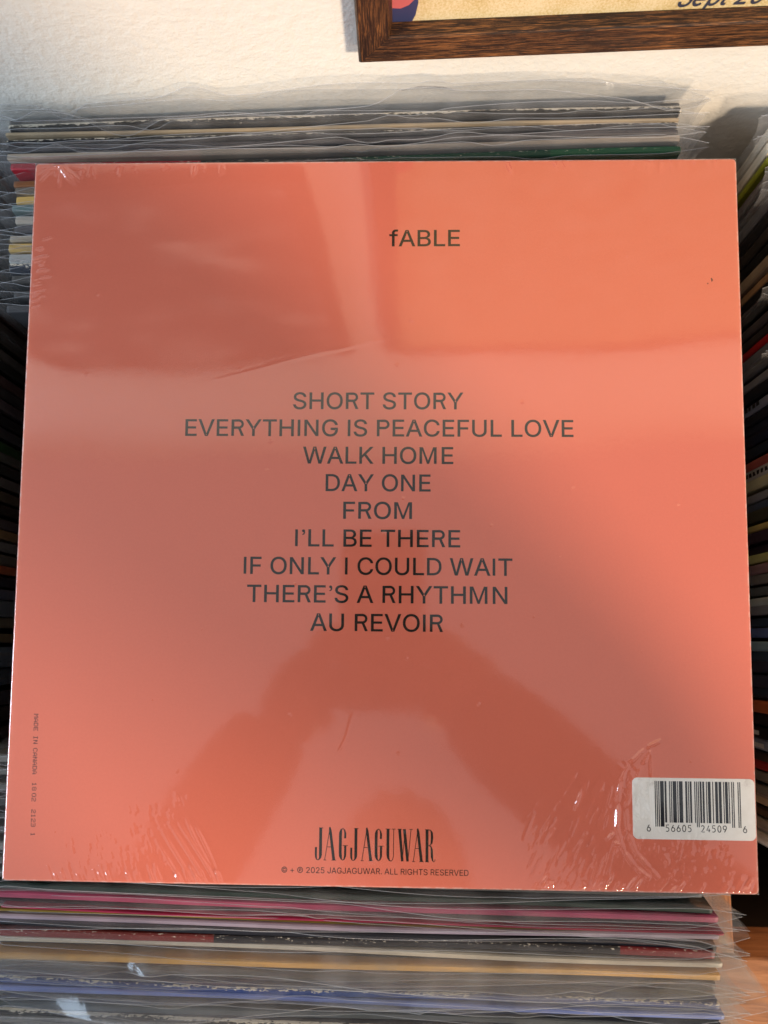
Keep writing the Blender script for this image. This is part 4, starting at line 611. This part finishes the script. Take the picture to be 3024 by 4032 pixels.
# ------------------------------------------------------------------ the coral album lying on the records
TH = 0.0046; HS = 0.1575
album = empty('record_album', Matrix.Rotation(TILT, 4, 'X') @ Vector((0, 0, -TH)), (TILT, 0, 0))
tag(album, 'coral shrink-wrapped record sleeve, back cover with a black track list', 'record album')
def rounded(hx, hy, r, n=5):
    pts = []
    for cx, cy, a in ((hx - r, hy - r, 0), (-hx + r, hy - r, 90), (-hx + r, -hy + r, 180), (hx - r, -hy + r, 270)):
        for i in range(n + 1):
            t = R(a + 90 * i / n); pts.append((cx + r * math.cos(t), cy + r * math.sin(t)))
    return pts
def slab(name, hx, hy, r, z0, z1, e, mat, parent):
    rings = [(hx, hy, r, z0, 0.6), (hx, hy, r, z1 - e, 0.9), (hx - e * 0.4, hy - e * 0.4, r, z1 - e * 0.25, 1.0), (hx - e, hy - e, r, z1, 0.75), (hx - e * 2.0, hy - e * 2.0, r, z1, 0.0)]
    V, F, W = [], [], []
    for a, b, rr, z, w in rings:
        p = rounded(a, b, rr); n = len(p); V += [(x, y, z) for x, y in p]; W += [w] * n
    for k in range(len(rings) - 1):
        for i in range(n): F.append((k * n + i, k * n + (i + 1) % n, (k + 1) * n + (i + 1) % n, (k + 1) * n + i))
    F.append(tuple(range((len(rings) - 1) * n, len(rings) * n))); F.append(tuple(range(n - 1, -1, -1)))
    o = mesh_obj(name, V, F, mat, parent); set_attr(o, 'wear', W); return o
slab('cover', HS, HS, 0.0014, 0.0, TH, 0.00035, M['cover'], album)
tx = empty('tmp'); bpy.data.objects.remove(tx)
UP = lambda p: (p[0], p[1], p[2] + TH)
lettering('title_lettering', 'fABLE', 0.0038, 0.0352, 0.1180, 0.00735, M['ink'], album, weight=6, xf=UP)
tracks = [('SHORT STORY', -.0379, .0367), ('EVERYTHING IS PEACEFUL LOVE', -.0853, .0843), ('WALK HOME', -.0332, .0323), ('DAY ONE', -.0231, .0225), ('FROM', -.0153, .0145),
          ('I’LL BE THERE', -.0360, .0353), ('IF ONLY I COULD WAIT', -.0581, .0576), ('THERE’S A RHYTHMN', -.0564, .0554), ('AU REVOIR', -.0289, .0280)]
for i, (t, a, b) in enumerate(tracks):
    lettering('track_lettering', t, a, b, 0.0444 - 0.012045 * i, 0.0073, M['ink'], album, weight=6, xf=UP)
lettering('copyright_lettering', '© + ℗ 2025 JAGJAGUWAR. ALL RIGHTS RESERVED', -.0393, .0387, -.1522, .00235, M['ink'], album, weight=1, xf=UP)
# condensed didone logo, letters drawn stroke by stroke (units: picture pixels of the logo, 240 tall)
TK, HL = 21, 4.5
def J(x):
    return [[(x + 40, 0, TK), (x + 40, 205, TK)] , [(x + 40, 200, TK)] + [(px, py, w) for (px, py, w) in [(x + 38, 222, 16), (x + 30, 236, 8), (x + 20, 240, 5), (x + 12, 234, 9), (x + 8, 218, 14), (x + 7, 195, 15), (x + 7, 145, 15)]], [(x + 28, 1, HL), (x + 58, 1, HL)]]
def A(x, w=80):
    return [[(x + 8, 240, HL), (x + w * .52, 0, HL)], [(x + w * .50, -6, 10), (x + w * .55, 20, TK - 2), (x + w - 10, 240, TK)], [(x + 24, 142, HL), (x + w * .72, 142, HL)], [(x, 240, HL), (x + 20, 240, HL)], [(x + w - 26, 240, HL), (x + w + 6, 240, HL)]]
def G(x):
    return [[(x + 44, 76, 15), (x + 45, 40, 14), (x + 40, 16, 9), (x + 28, 2, 5), (x + 16, 12, 12), (x + 11, 34, TK), (x + 10, 60, TK), (x + 10, 185, TK), (x + 12, 210, TK), (x + 17, 228, 12), (x + 28, 240, 5), (x + 38, 230, 10), (x + 45, 208, 15), (x + 46, 130, 16)], [(x + 26, 130, HL), (x + 64, 130, HL)]]
def U(x):
    return [[(x + 11, 0, TK), (x + 11, 190, TK), (x + 14, 216, TK - 4), (x + 22, 234, 10), (x + 34, 240, 5), (x + 46, 226, HL), (x + 51, 200, HL), (x + 52, 0, HL)], [(x - 6, 1, HL), (x + 28, 1, HL)], [(x + 38, 1, HL), (x + 66, 1, HL)]]
def Wl(x):
    return [[(x + 9, 0, TK), (x + 30, 240, TK - 3)], [(x + 30, 240, HL), (x + 50, 0, HL)], [(x + 44, 0, TK), (x + 68, 240, TK - 3)], [(x + 70, 240, HL), (x + 92, 0, HL)], [(x - 6, 1, HL), (x + 26, 1, HL)], [(x + 80, 1, HL), (x + 104, 1, HL)]]
def Rl(x):
    return [[(x + 14, 0, TK), (x + 14, 240, TK)], [(x, 1, HL), (x + 28, 1, HL)], [(x, 240, HL), (x + 30, 240, HL)], [(x + 20, 2, HL), (x + 38, 5, 7), (x + 48, 22, 15), (x + 50, 60, 18), (x + 47, 98, 14), (x + 38, 116, 6), (x + 22, 120, HL)],
            [(x + 30, 120, HL), (x + 42, 128, 9), (x + 48, 150, 16), (x + 50, 205, 17), (x + 54, 230, 9), (x + 62, 240, 5), (x + 70, 234, 4), (x + 72, 220, 4)]]
logo = J(357) + A(420, 84) + G(530) + J(612) + A(688, 82) + G(788) + U(872) + Wl(957) + A(1058, 76) + Rl(1150)
lx = lambda x: -0.0254 + (x - 357) * (0.0502 / 865)
LOGO = [[(lx(x), -0.1338 - y * (0.01305 / 240), w * 0.000058 * 0.98) for x, y, w in s] for s in logo]
ribbons('logo_lettering', LOGO, M['ink'], album, xf=UP)
# dot-matrix stamp down the left side
DOT = {'M': '10001 11011 10101 10101 10001 10001 10001', 'A': '00100 01010 10001 10001 11111 10001 10001', 'D': '11110 10001 10001 10001 10001 10001 11110', 'E': '11111 10000 10000 11110 10000 10000 11111',
       'I': '01110 00100 00100 00100 00100 00100 01110', 'N': '10001 11001 11001 10101 10011 10011 10001', 'C': '01110 10001 10000 10000 10000 10001 01110', '1': '00100 01100 00100 00100 00100 00100 01110',
       '8': '01110 10001 10001 01110 10001 10001 01110', '0': '01110 10001 10001 10001 10001 10001 01110', '2': '01110 10001 00001 00110 01000 10000 11111', '3': '11110 00001 00001 01110 00001 00001 11110'}
V, F = [], []
step = 0.00187
for word, at_ in (('MADE', 0), ('IN', 4.9), ('CANADA', 7.65), ('18', 15.3), ('02', 17.7), ('2123', 21.3), ('1', 26.35)):
    for k_, ch in enumerate(word):
        for r_, row in enumerate(DOT[ch].split()):
            for c_, bit in enumerate(row):
                if bit == '1':
                    uy = -0.0886 - (at_ + k_) * step - c_ * 0.00031; ux = -0.1452 - r_ * 0.00027 - (uy + 0.0886) * 0.016; qx, qy = 0.00013, 0.00015
                    b = len(V); V += [UP((ux - qx, uy - qy, 0.00003)), UP((ux + qx, uy - qy, 0.00003)), UP((ux + qx, uy + qy, 0.00003)), UP((ux - qx, uy + qy, 0.00003))]; F.append((b, b + 1, b + 2, b + 3))
mesh_obj('stamp_lettering', V, F, M['stamp'], album)
# small ink flaw
ribbons('ink_mark', [[(.1452, .1030, .0004), (.1456, .1022, .0007), (.1454, .1014, .0003)], [(.1435, .1008, .0004), (.1438, .1003, .0005)]], M['stamp'], album, xf=UP)

# sticker with the barcode (under the wrap)
scx, scy = 0.13195, -0.1237
st = slab('barcode_sticker', 0.0252, 0.01245, 0.0022, TH + 0.00002, TH + 0.00014, 0.00006, M['sticker'], album)
st.location = (scx, scy, 0)
SZ = TH + 0.00016
Lc = ['0001101', '0011001', '0010011', '0111101', '0100011', '0110001', '0101111', '0111011', '0110111', '0001011']
digs = '656605245096'
bits = '101' + ''.join(Lc[int(c)] for c in digs[:6]) + '01010' + ''.join(''.join('1' if b == '0' else '0' for b in Lc[int(c)]) for c in digs[6:]) + '101'
mod = 0.0352 / 95; bx0 = 0.1160 - scx; V, F = [], []
i = 0
while i < 95:
    if bits[i] == '1':
        j = i
        while j < 95 and bits[j] == '1': j += 1
        long_ = i < 10 or i >= 85 or 45 <= i < 50
        yb = (-0.1310 if long_ else -0.1293) - scy; yt = -0.11255 - scy
        b = len(V); g = mod * 0.06
        V += [(bx0 + i * mod - g, yb, SZ), (bx0 + j * mod + g, yb, SZ), (bx0 + j * mod + g, yt, SZ), (bx0 + i * mod - g, yt, SZ)]; F.append((b, b + 1, b + 2, b + 3)); i = j
    else: i += 1
mesh_obj('barcode_print', V, F, M['bar'], st)
DG = {'6': [[(.62, 1.0), (.36, .72), (.12, .40)], 'c', (.5, .30, .40, .30)], '5': [[(.82, 1.0), (.22, 1.0), (.17, .58), (.45, .62), (.72, .55), (.84, .34), (.74, .10), (.45, 0), (.12, .06)]],
      '0': ['c', (.5, .5, .38, .5)], '2': [[(.14, .82), (.28, .97), (.52, 1.0), (.76, .88), (.78, .68), (.62, .46), (.12, 0), (.88, 0)]],
      '4': [[(.62, 1.0), (.10, .26), (.92, .26)], [(.66, .55), (.66, 0)]], '9': [[(.38, 0), (.64, .28), (.88, .60)], 'c', (.5, .70, .40, .30)]}
strokes = []
def digit(c, x, y, h=0.0026, w=0.0017, lw=0.00034):
    it = DG[c]; k = 0
    while k < len(it):
        if it[k] == 'c':
            cx, cy, rx, ry = it[k + 1]; strokes.append([(x + (cx + rx * math.cos(a)) * w, y + (cy + ry * math.sin(a)) * h, lw) for a in np.linspace(0, 2 * math.pi, 22)]); k += 2
        else: strokes.append([(x + px * w, y + py * h, lw) for px, py in it[k]]); k += 1
dy = -0.1329 - scy
for c, x in zip('6' + '56605' + '24509' + '6', [.1124] + [.1201 + .00227 * k for k in range(5)] + [.1346 + .00224 * k for k in range(5)] + [.1518]): digit(c, x - scx, dy)
ribbons('barcode_digits', strokes, M['bar'], st, z=SZ)

# shrink film: a fine sheet with creases, folded down over the edges
NG = 760; ext = 0.15785
ax = np.linspace(-ext, ext, NG); X, Y = np.meshgrid(ax, ax); Hh = np.zeros_like(X)
fr_ = np.random.RandomState(3)
for k in range(7):
    wl = fr_.uniform(0.05, 0.16); an = fr_.uniform(0, 2 * math.pi)
    Hh += 0.000035 * np.sin((X * math.cos(an) + Y * math.sin(an)) * 2 * math.pi / wl + fr_.uniform(0, 6.28))
def ridge(x0, y0, x1, y1, w, h, bend=0.0):
    L = math.hypot(x1 - x0, y1 - y0)
    if L < 1e-6: return
    w = max(w * 1.25, 0.00046); pad = w * 3 + abs(bend)
    i0, i1 = np.searchsorted(ax, min(x0, x1) - pad), np.searchsorted(ax, max(x0, x1) + pad)
    j0, j1 = np.searchsorted(ax, min(y0, y1) - pad), np.searchsorted(ax, max(y0, y1) + pad)
    if i1 <= i0 or j1 <= j0: return
    xx, yy = X[j0:j1, i0:i1], Y[j0:j1, i0:i1]
    ux, uy = (x1 - x0) / L, (y1 - y0) / L
    s = ((xx - x0) * ux + (yy - y0) * uy) / L; dd = -(xx - x0) * uy + (yy - y0) * ux
    dd = dd - bend * np.sin(np.clip(s, 0, 1) * math.pi)
    t = np.clip(np.minimum(s, 1 - s) * 4 + 0.15, 0, 1) * ((s > -0.04) & (s < 1.04))
    Hh[j0:j1, i0:i1] += 1.6 * h * t * np.exp(-(dd / w) ** 2)
u = fr_.uniform
# fan at the top left corner
for k in range(26):
    a = R(u(190, 350)); L = u(0.004, 0.013); cx_, cy_ = -0.1463 + u(-.002, .002), 0.1567
    ridge(cx_, cy_, cx_ + L * 1.2 * math.cos(a), cy_ + L * math.sin(a) * 0.9, u(.00022, .0004), u(.00010, .00022))
for cx_ in [-.135, -.131, -.120, -.1195, -.1185, -.1115, -.098, -.0975, -.084, -.0825, -.081, -.073, -.0715, .0545, .0558, .076, .0775, .0795, .083, .0845, .112, .1145, .117, .1185, .1215, .124, .1265, .129, .133, .1375, .1452, .148]:
    for q in range(2):
        L = u(.002, .0075); sl = u(-.25, .35) + (0.35 if cx_ > 0 and cx_ < .1 else 0); xx0 = cx_ + u(-.0012, .0012)
        ridge(xx0, .1574, xx0 + sl * L, .1574 - L, u(.0002, .00035), u(.00008, .0002))
for k in range(22):                                                  # left edge nicks
    yy0 = u(.090, .122); L = u(.002, .007); xx0 = -.1572 + u(0, .004)
    ridge(xx0, yy0, xx0 + L, yy0 + u(.0005, .002), u(.0002, .0003), u(.0001, .0002))
def hatch(cx_, cy_, r, n, ang, L, h=0.00016, w=0.00034):
    for k in range(n):
        px_, py_ = cx_ + u(-r, r), cy_ + u(-r * .7, r * .7); l = L * u(.6, 1.2); a = R(ang + u(-7, 7))
        ridge(px_ - l / 2 * math.cos(a), py_ - l / 2 * math.sin(a), px_ + l / 2 * math.cos(a), py_ + l / 2 * math.sin(a), w * u(.8, 1.2), 0.5 * h * u(.5, 1.2) * (1 if u(0, 1) > .25 else -1))
for cx_, cy_, r in [(-.128, -.142, .005), (-.121, -.146, .006), (-.114, -.139, .004), (-.110, -.150, .006), (-.103, -.128, .0025), (-.0945, -.1285, .003), (-.083, -.123, .0035), (-.089, -.131, .005), (-.099, -.137, .004), (-.094, -.144, .005),
                    (-.104, -.147, .005), (-.087, -.149, .0035), (-.118, -.156, .004), (-.097, -.155, .004), (-.131, -.151, .005)]:
    hatch(cx_, cy_, r, int(9 * r / .004), 112, .0042, 0.00013)
for k in range(34):                                                  # lower left edge
    xx0 = u(-.136, -.066); L = u(.003, .0085); ridge(xx0, -.1573, xx0 - L * .45, -.1573 + L, u(.00022, .0004), u(.00006, .00020))
for a, b, c, d_, h in [(-.087, -.133, -.070, -.158, .00030), (-.083, -.133, -.0665, -.157, .00026), (-.090, -.136, -.075, -.158, .00024), (-.080, -.131, -.069, -.150, .00018), (-.0925, -.140, -.080, -.158, .0002), (-.0765, -.133, -.067, -.151, .00016), (-.078, -.150, -.0735, -.158, .00035), (-.067, -.152, -.0648, -.157, .0004), (-.084, -.154, -.081, -.158, .0004)]:
    ridge(a, b, c, d_, .00042, h, u(-.0006, .0006))
# lower right: long diagonal creases, hatching round the sticker, the fold
for k in range(95):
    xx0 = u(.061, .108); yy0 = u(-.157, -.118); L = u(.004, .013); a = R(64 + u(-8, 8) + (xx0 - .08) * 250)
    if yy0 > -.128 and xx0 < .074: continue
    ridge(xx0, yy0, xx0 + L * math.cos(a), yy0 + L * math.sin(a), u(.00025, .0004), u(.00006, .00018) * (1 if u(0, 1) > .3 else -1))
for k in range(46):
    xx0 = u(.064, .155); L = u(.003, .0085); a = R(58 + u(-12, 12)); ridge(xx0, -.1573, xx0 + L * math.cos(a), -.1573 + L * math.sin(a), u(.00026, .00042), u(.00012, .00034))
for k in range(22): hatch(u(.110, .148), u(-.153, -.139), .0035, 6, 63, .004, 0.00016)
hatch(.133, -.1395, .006, 14, 66, .005, .00016); hatch(.123, -.1415, .006, 14, 66, .005, .00016)
fold = [(.1195, -.0955), (.1125, -.099), (.1055, -.1055), (.1015, -.113), (.1003, -.122), (.1000, -.132), (.1025, -.141), (.1075, -.1475), (.1135, -.152)]
for (a, b), (c, d_) in zip(fold[:-1], fold[1:]): ridge(a, b, c, d_, .00055, .00034)
for (a, b), (c, d_) in zip([(.1150, -.0995), (.1110, -.106), (.1065, -.115), (.1035, -.124), (.1045, -.134), (.108, -.142), (.1135, -.148)], [(.1110, -.106), (.1065, -.115), (.1035, -.124), (.1045, -.134), (.108, -.142), (.1135, -.148), (.117, -.152)]):
    ridge(a, b, c, d_, .0005, .0003)
for k in range(34): hatch(u(.1035, .1125), u(-.146, -.107), .0018, 3, u(40, 140), .003, .00012, .0003)
ridge(.1148, -.0995, .1146, -.1115, .0003, .0002); ridge(.1142, -.112, .1150, -.1345, .0004, .00022); ridge(.1175, -.134, .112, -.122, .0006, .0001)
ridge(.1005, -.123, .0995, -.1335, .0006, .0004); ridge(.0955, -.1365, .0992, -.1335, .0005, .0004); ridge(.0985, -.1375, .1015, -.1385, .0005, .0004)
ridge(-.075, .057, .005, .076, .0003, .000014); ridge(-.074, .0565, .010, .0775, .0003, .000018, .001); ridge(-.05, .064, -.02, .0715, .0003, .000014)
ridge(-.0108, -.087, -.0165, -.1035, .00022, .00007, .001)
for k in range(40): xx0, yy0 = u(-.14, .14), u(-.14, .14); ridge(xx0, yy0, xx0 + u(-.001, .001), yy0 + u(.0004, .0012), .0003, .00012)
edge = np.minimum(np.minimum(ext - np.abs(X), ext - np.abs(Y)), 0.001) / 0.001
Z = TH + 0.00042 + Hh * np.clip(edge * 1.5, 0, 1) - (1 - edge) ** 2 * 0.0006
edge_mask = (edge <= 0); Z[edge_mask] = 0.0006
Vn = np.stack([X.ravel(), Y.ravel(), Z.ravel()], 1).astype(np.float32)
idx = np.arange(NG * NG).reshape(NG, NG)
Fn = np.stack([idx[:-1, :-1].ravel(), idx[:-1, 1:].ravel(), idx[1:, 1:].ravel(), idx[1:, :-1].ravel()], 1).astype(np.int32)
me = bpy.data.meshes.new('shrink_wrap'); me.vertices.add(len(Vn)); me.vertices.foreach_set('co', Vn.ravel())
me.loops.add(Fn.size); me.loops.foreach_set('vertex_index', Fn.ravel()); me.polygons.add(len(Fn)); me.polygons.foreach_set('loop_start', np.arange(0, Fn.size, 4, dtype=np.int32))
me.polygons.foreach_set('use_smooth', np.ones(len(Fn), dtype=bool)); me.update(calc_edges=True); me.materials.append(M['film'])
fo = bpy.data.objects.new('shrink_wrap', me); COL.objects.link(fo); fo.parent = album
# ------------------------------------------------------------------ photographer and phone (seen mirrored in the wrap)
def skin(name, verts, edges, radii, root, mat, parent=None, sub=2):
    me = bpy.data.meshes.new(name); me.from_pydata([tuple(v) for v in verts], edges, []); me.update()
    o = bpy.data.objects.new(name, me); COL.objects.link(o)
    md = o.modifiers.new('s', 'SKIN'); md.use_smooth_shade = True
    for i, r in enumerate(radii):
        sv = me.skin_vertices[0].data[i]; sv.radius = r if isinstance(r, tuple) else (r, r); sv.use_root = i == root
    ss = o.modifiers.new('u', 'SUBSURF'); ss.levels = sub; ss.render_levels = sub
    dg = bpy.context.evaluated_depsgraph_get(); m2 = bpy.data.meshes.new_from_object(o.evaluated_get(dg))
    o.modifiers.clear(); o.data = m2; bpy.data.meshes.remove(me); m2.name = name
    m2.materials.clear(); m2.materials.append(mat)
    if parent: o.parent = parent
    return o
VX, VY, VZ = CAM_R.col[0].copy(), CAM_R.col[1].copy(), CAM_R.col[2].copy()
def cw(x, y, z=0.0): return CAM + VX * x + VY * y + VZ * z            # metres in the phone's own axes, z away from the album
ph = empty('phone', cw(0, 0, 0), CAM_R.to_euler()); tag(ph, 'dark phone held above the album, mirrored in the glossy wrap', 'phone')
def rbox(name, hx, hy, r, z0, z1, cx, cy, mat):
    p = rounded(hx, hy, r, 6); n = len(p)
    V = [(cx + x, cy + y, z) for z in (z0, z1) for x, y in p]; F = [(i, (i + 1) % n, n + (i + 1) % n, n + i) for i in range(n)] + [tuple(range(n - 1, -1, -1)), tuple(range(n, 2 * n))]
    return mesh_obj(name, V, F, mat, ph)
rbox('phone_body', 0.0375, 0.0765, 0.011, 0.0042, 0.0122, -0.0185, -0.0375, M['phone'])
rbox('camera_bump', 0.0175, 0.0185, 0.008, 0.0022, 0.0042, -0.003, 0.0155, M['phone'])
for nm, x, y in (('lens', -0.013, 0.020), ('lens', -0.002, 0.0075)):
    V = [(x + 0.0065 * math.cos(a), y + 0.0065 * math.sin(a), z) for z in (0.0006, 0.0022) for a in np.linspace(0, 2 * math.pi, 25)[:-1]]
    if nm == 'lens' and y > 0.01: mesh_obj('lens', V, [(i, (i + 1) % 24, 24 + (i + 1) % 24, 24 + i) for i in range(24)] + [tuple(range(23, -1, -1)), tuple(range(24, 48))], M['steel'], ph)
mesh_obj('screen', [(-0.0545, -0.1125, 0.01225), (0.0175, -0.1125, 0.01225), (0.0175, 0.0375, 0.01225), (-0.0545, 0.0375, 0.01225)], [(0, 1, 2, 3)], plain('screen_glass', (0.05, 0.045, 0.045), 0.1), ph)

base = Vector((0.13, -0.62, -0.998))
man = empty('person', base); tag(man, 'person in a dark sweater holding the phone with both hands, mirrored in the wrap', 'person')
L_ = lambda v: Vector(v) - base
LE, RE = Vector((-0.235, -0.40, 0.17)), Vector((0.315, -0.35, 0.125))          # elbows
LS, RS = Vector((-0.07, -0.58, 0.40)), Vector((0.33, -0.57, 0.40))             # shoulders
LWr, RWr = cw(-0.112, -0.132, -0.022), cw(0.062, -0.112, -0.020)               # wrists
def seg(a, b, n): return [a.lerp(b, i / n) for i in range(n + 1)]
# body: pelvis root, spine, neck; legs; arms down to the wrists, one surface
pel = Vector((0.13, -0.66, -0.12)); ch = Vector((0.17, -0.63, 0.26)); nk = Vector((0.08, -0.555, 0.47)); hd = Vector((0.01, -0.455, 0.58))
V = [pel, Vector((0.17, -0.65, 0.07)), ch, Vector((0.14, -0.60, 0.38)), nk,
     LS, LE, LWr, RS, RE, RWr,
     Vector((0.03, -0.66, -0.20)), Vector((0.02, -0.60, -0.56)), Vector((0.02, -0.64, -0.92)), Vector((0.015, -0.53, -0.965)),
     Vector((0.24, -0.66, -0.20)), Vector((0.27, -0.60, -0.56)), Vector((0.27, -0.64, -0.92)), Vector((0.275, -0.53, -0.965))]
V += [LE.lerp(LWr, .5), LE.lerp(LWr, .86), LE.lerp(LWr, .95), RE.lerp(RWr, .5), RE.lerp(RWr, .86), RE.lerp(RWr, .95), LE.lerp(LWr, 1.04), RE.lerp(RWr, 1.04)]
E_ = [(0, 1), (1, 2), (2, 3), (3, 4), (3, 5), (5, 6), (6, 19), (19, 20), (20, 21), (21, 7), (7, 25), (3, 8), (8, 9), (9, 22), (22, 23), (23, 24), (24, 10), (10, 26), (0, 11), (11, 12), (12, 13), (13, 14), (0, 15), (15, 16), (16, 17), (17, 18)]
rad = [(.15, .11), (.14, .105), (.165, .115), (.12, .09), .05, .07, .050, .036, .07, .050, .036, .09, .062, .042, .034, .09, .062, .042, .034, .046, .042, .040, .046, .042, .040, .036, .036]
skin('sweater', [L_(v) for v in V], E_, rad, 0, M['cloth'], man, 2)
# hands: palm, five fingers each
def hand(side):
    s = -1 if side == 'L' else 1
    wr = LWr if side == 'L' else RWr
    edge = -0.0575 if side == 'L' else 0.0205                           # phone edge the fingers wrap
    lift = 0.0
    kn = []                                                           # knuckle row beside the edge, fingers reach under the back of the phone
    ys = [-0.052, -0.071, -0.090, -0.107]
    V = [wr, wr.lerp(cw(edge + s * 0.022, -0.095, -0.004), 0.5), cw(edge + s * 0.022, -0.092, -0.004)]; E_ = [(0, 1), (1, 2)]; rad = [(.028, .021), (.035, .020), (.036, .016)]
    for k, y in enumerate(ys):
        ln = [.050, .056, .052, .040][k]; b = len(V)
        V += [cw(edge + s * 0.011, y + 0.002, -0.004), cw(edge - s * 0.004, y + 0.004, -0.010), cw(edge - s * (0.004 + ln * .45), y + 0.008, -0.0085), cw(edge - s * ln * .8, y + 0.010, -0.0050)]
        E_ += [(2, b), (b, b + 1), (b + 1, b + 2), (b + 2, b + 3)]; rad += [.0105, .0092, .0085, .0070]
    b = len(V)                                                         # thumb on the screen side
    V += [cw(edge + s * 0.020, -0.070, 0.014), cw(edge + s * 0.004, -0.050, 0.024), cw(edge - s * 0.016, -0.040, 0.0225)]
    E_ += [(1, b), (b, b + 1), (b + 1, b + 2)]; rad += [.013, .0105, .0085]
    skin('hand', [L_(v) for v in V], E_, rad, 0, M['skin'], man, 2)
hand('L'); hand('R')
# head with face and hair
def ico(name, c, sc_, mat, parent, sub=4, f=None, rot=None):
    bm = bmesh.new(); bmesh.ops.create_icosphere(bm, subdivisions=sub, radius=1.0)
    for v in bm.verts:
        p = Vector(v.co); p = f(p) if f else p
        p = Vector((p.x * sc_[0], p.y * sc_[1], p.z * sc_[2])); p = (rot @ p) if rot else p; v.co = p + c
    for fc in bm.faces: fc.smooth = True
    me = bpy.data.meshes.new(name); bm.to_mesh(me); bm.free(); me.materials.append(mat)
    o = bpy.data.objects.new(name, me); COL.objects.link(o); o.parent = parent; return o
HR = Matrix.Rotation(R(-42), 3, 'X')                                   # looks down at the phone; face axis +y
def face(p):
    q = p.copy()
    if q.z < -0.1: q.x *= 1 - 0.32 * min(1, (-q.z - 0.1)); q.y += 0.10 * (-q.z) * (1 if q.y > 0 else 0)
    if q.y > 0:
        nose = math.exp(-((q.x / 0.17) ** 2)) * math.exp(-(((q.z + 0.18) / 0.20) ** 2)); q.y += 0.24 * nose
        for sx in (-1, 1): q.y -= 0.10 * math.exp(-(((q.x - sx * 0.38) / 0.17) ** 2) - (((q.z - 0.06) / 0.12) ** 2))
        q.y += 0.05 * math.exp(-((q.x / 0.28) ** 2) - (((q.z + 0.50) / 0.06) ** 2)) + 0.05 * math.exp(-((q.x / 0.26) ** 2) - (((q.z + 0.62) / 0.06) ** 2))
    return q
hc = L_(hd)
ico('head', hc, (.074, .094, .112), M['skin'], man, 5, face, HR)
ico('hair', hc + HR @ Vector((0, -.014, .022)), (.081, .098, .104), M['hair'], man, 4, lambda p: Vector((p.x, p.y if not (p.y > .25 and p.z < .45) else .25 - .2 * p.y, p.z * (1 + .05 * math.sin(p.x * 14)))), HR)
for sx in (-1, 1):
    ico('ear', hc + HR @ Vector((sx * .076, -.004, -.006)), (.010, .020, .031), M['skin'], man, 3, None, HR)
    e = ico('eye', hc + HR @ Vector((sx * .028, .079, .008)), (.0125, .0125, .0125), M['eye'], man, 3, None, HR)
    i_ = ico('iris', hc + HR @ Vector((sx * .028, .0886, .006)), (.0055, .004, .0055), M['hair'], e, 2, None, HR);
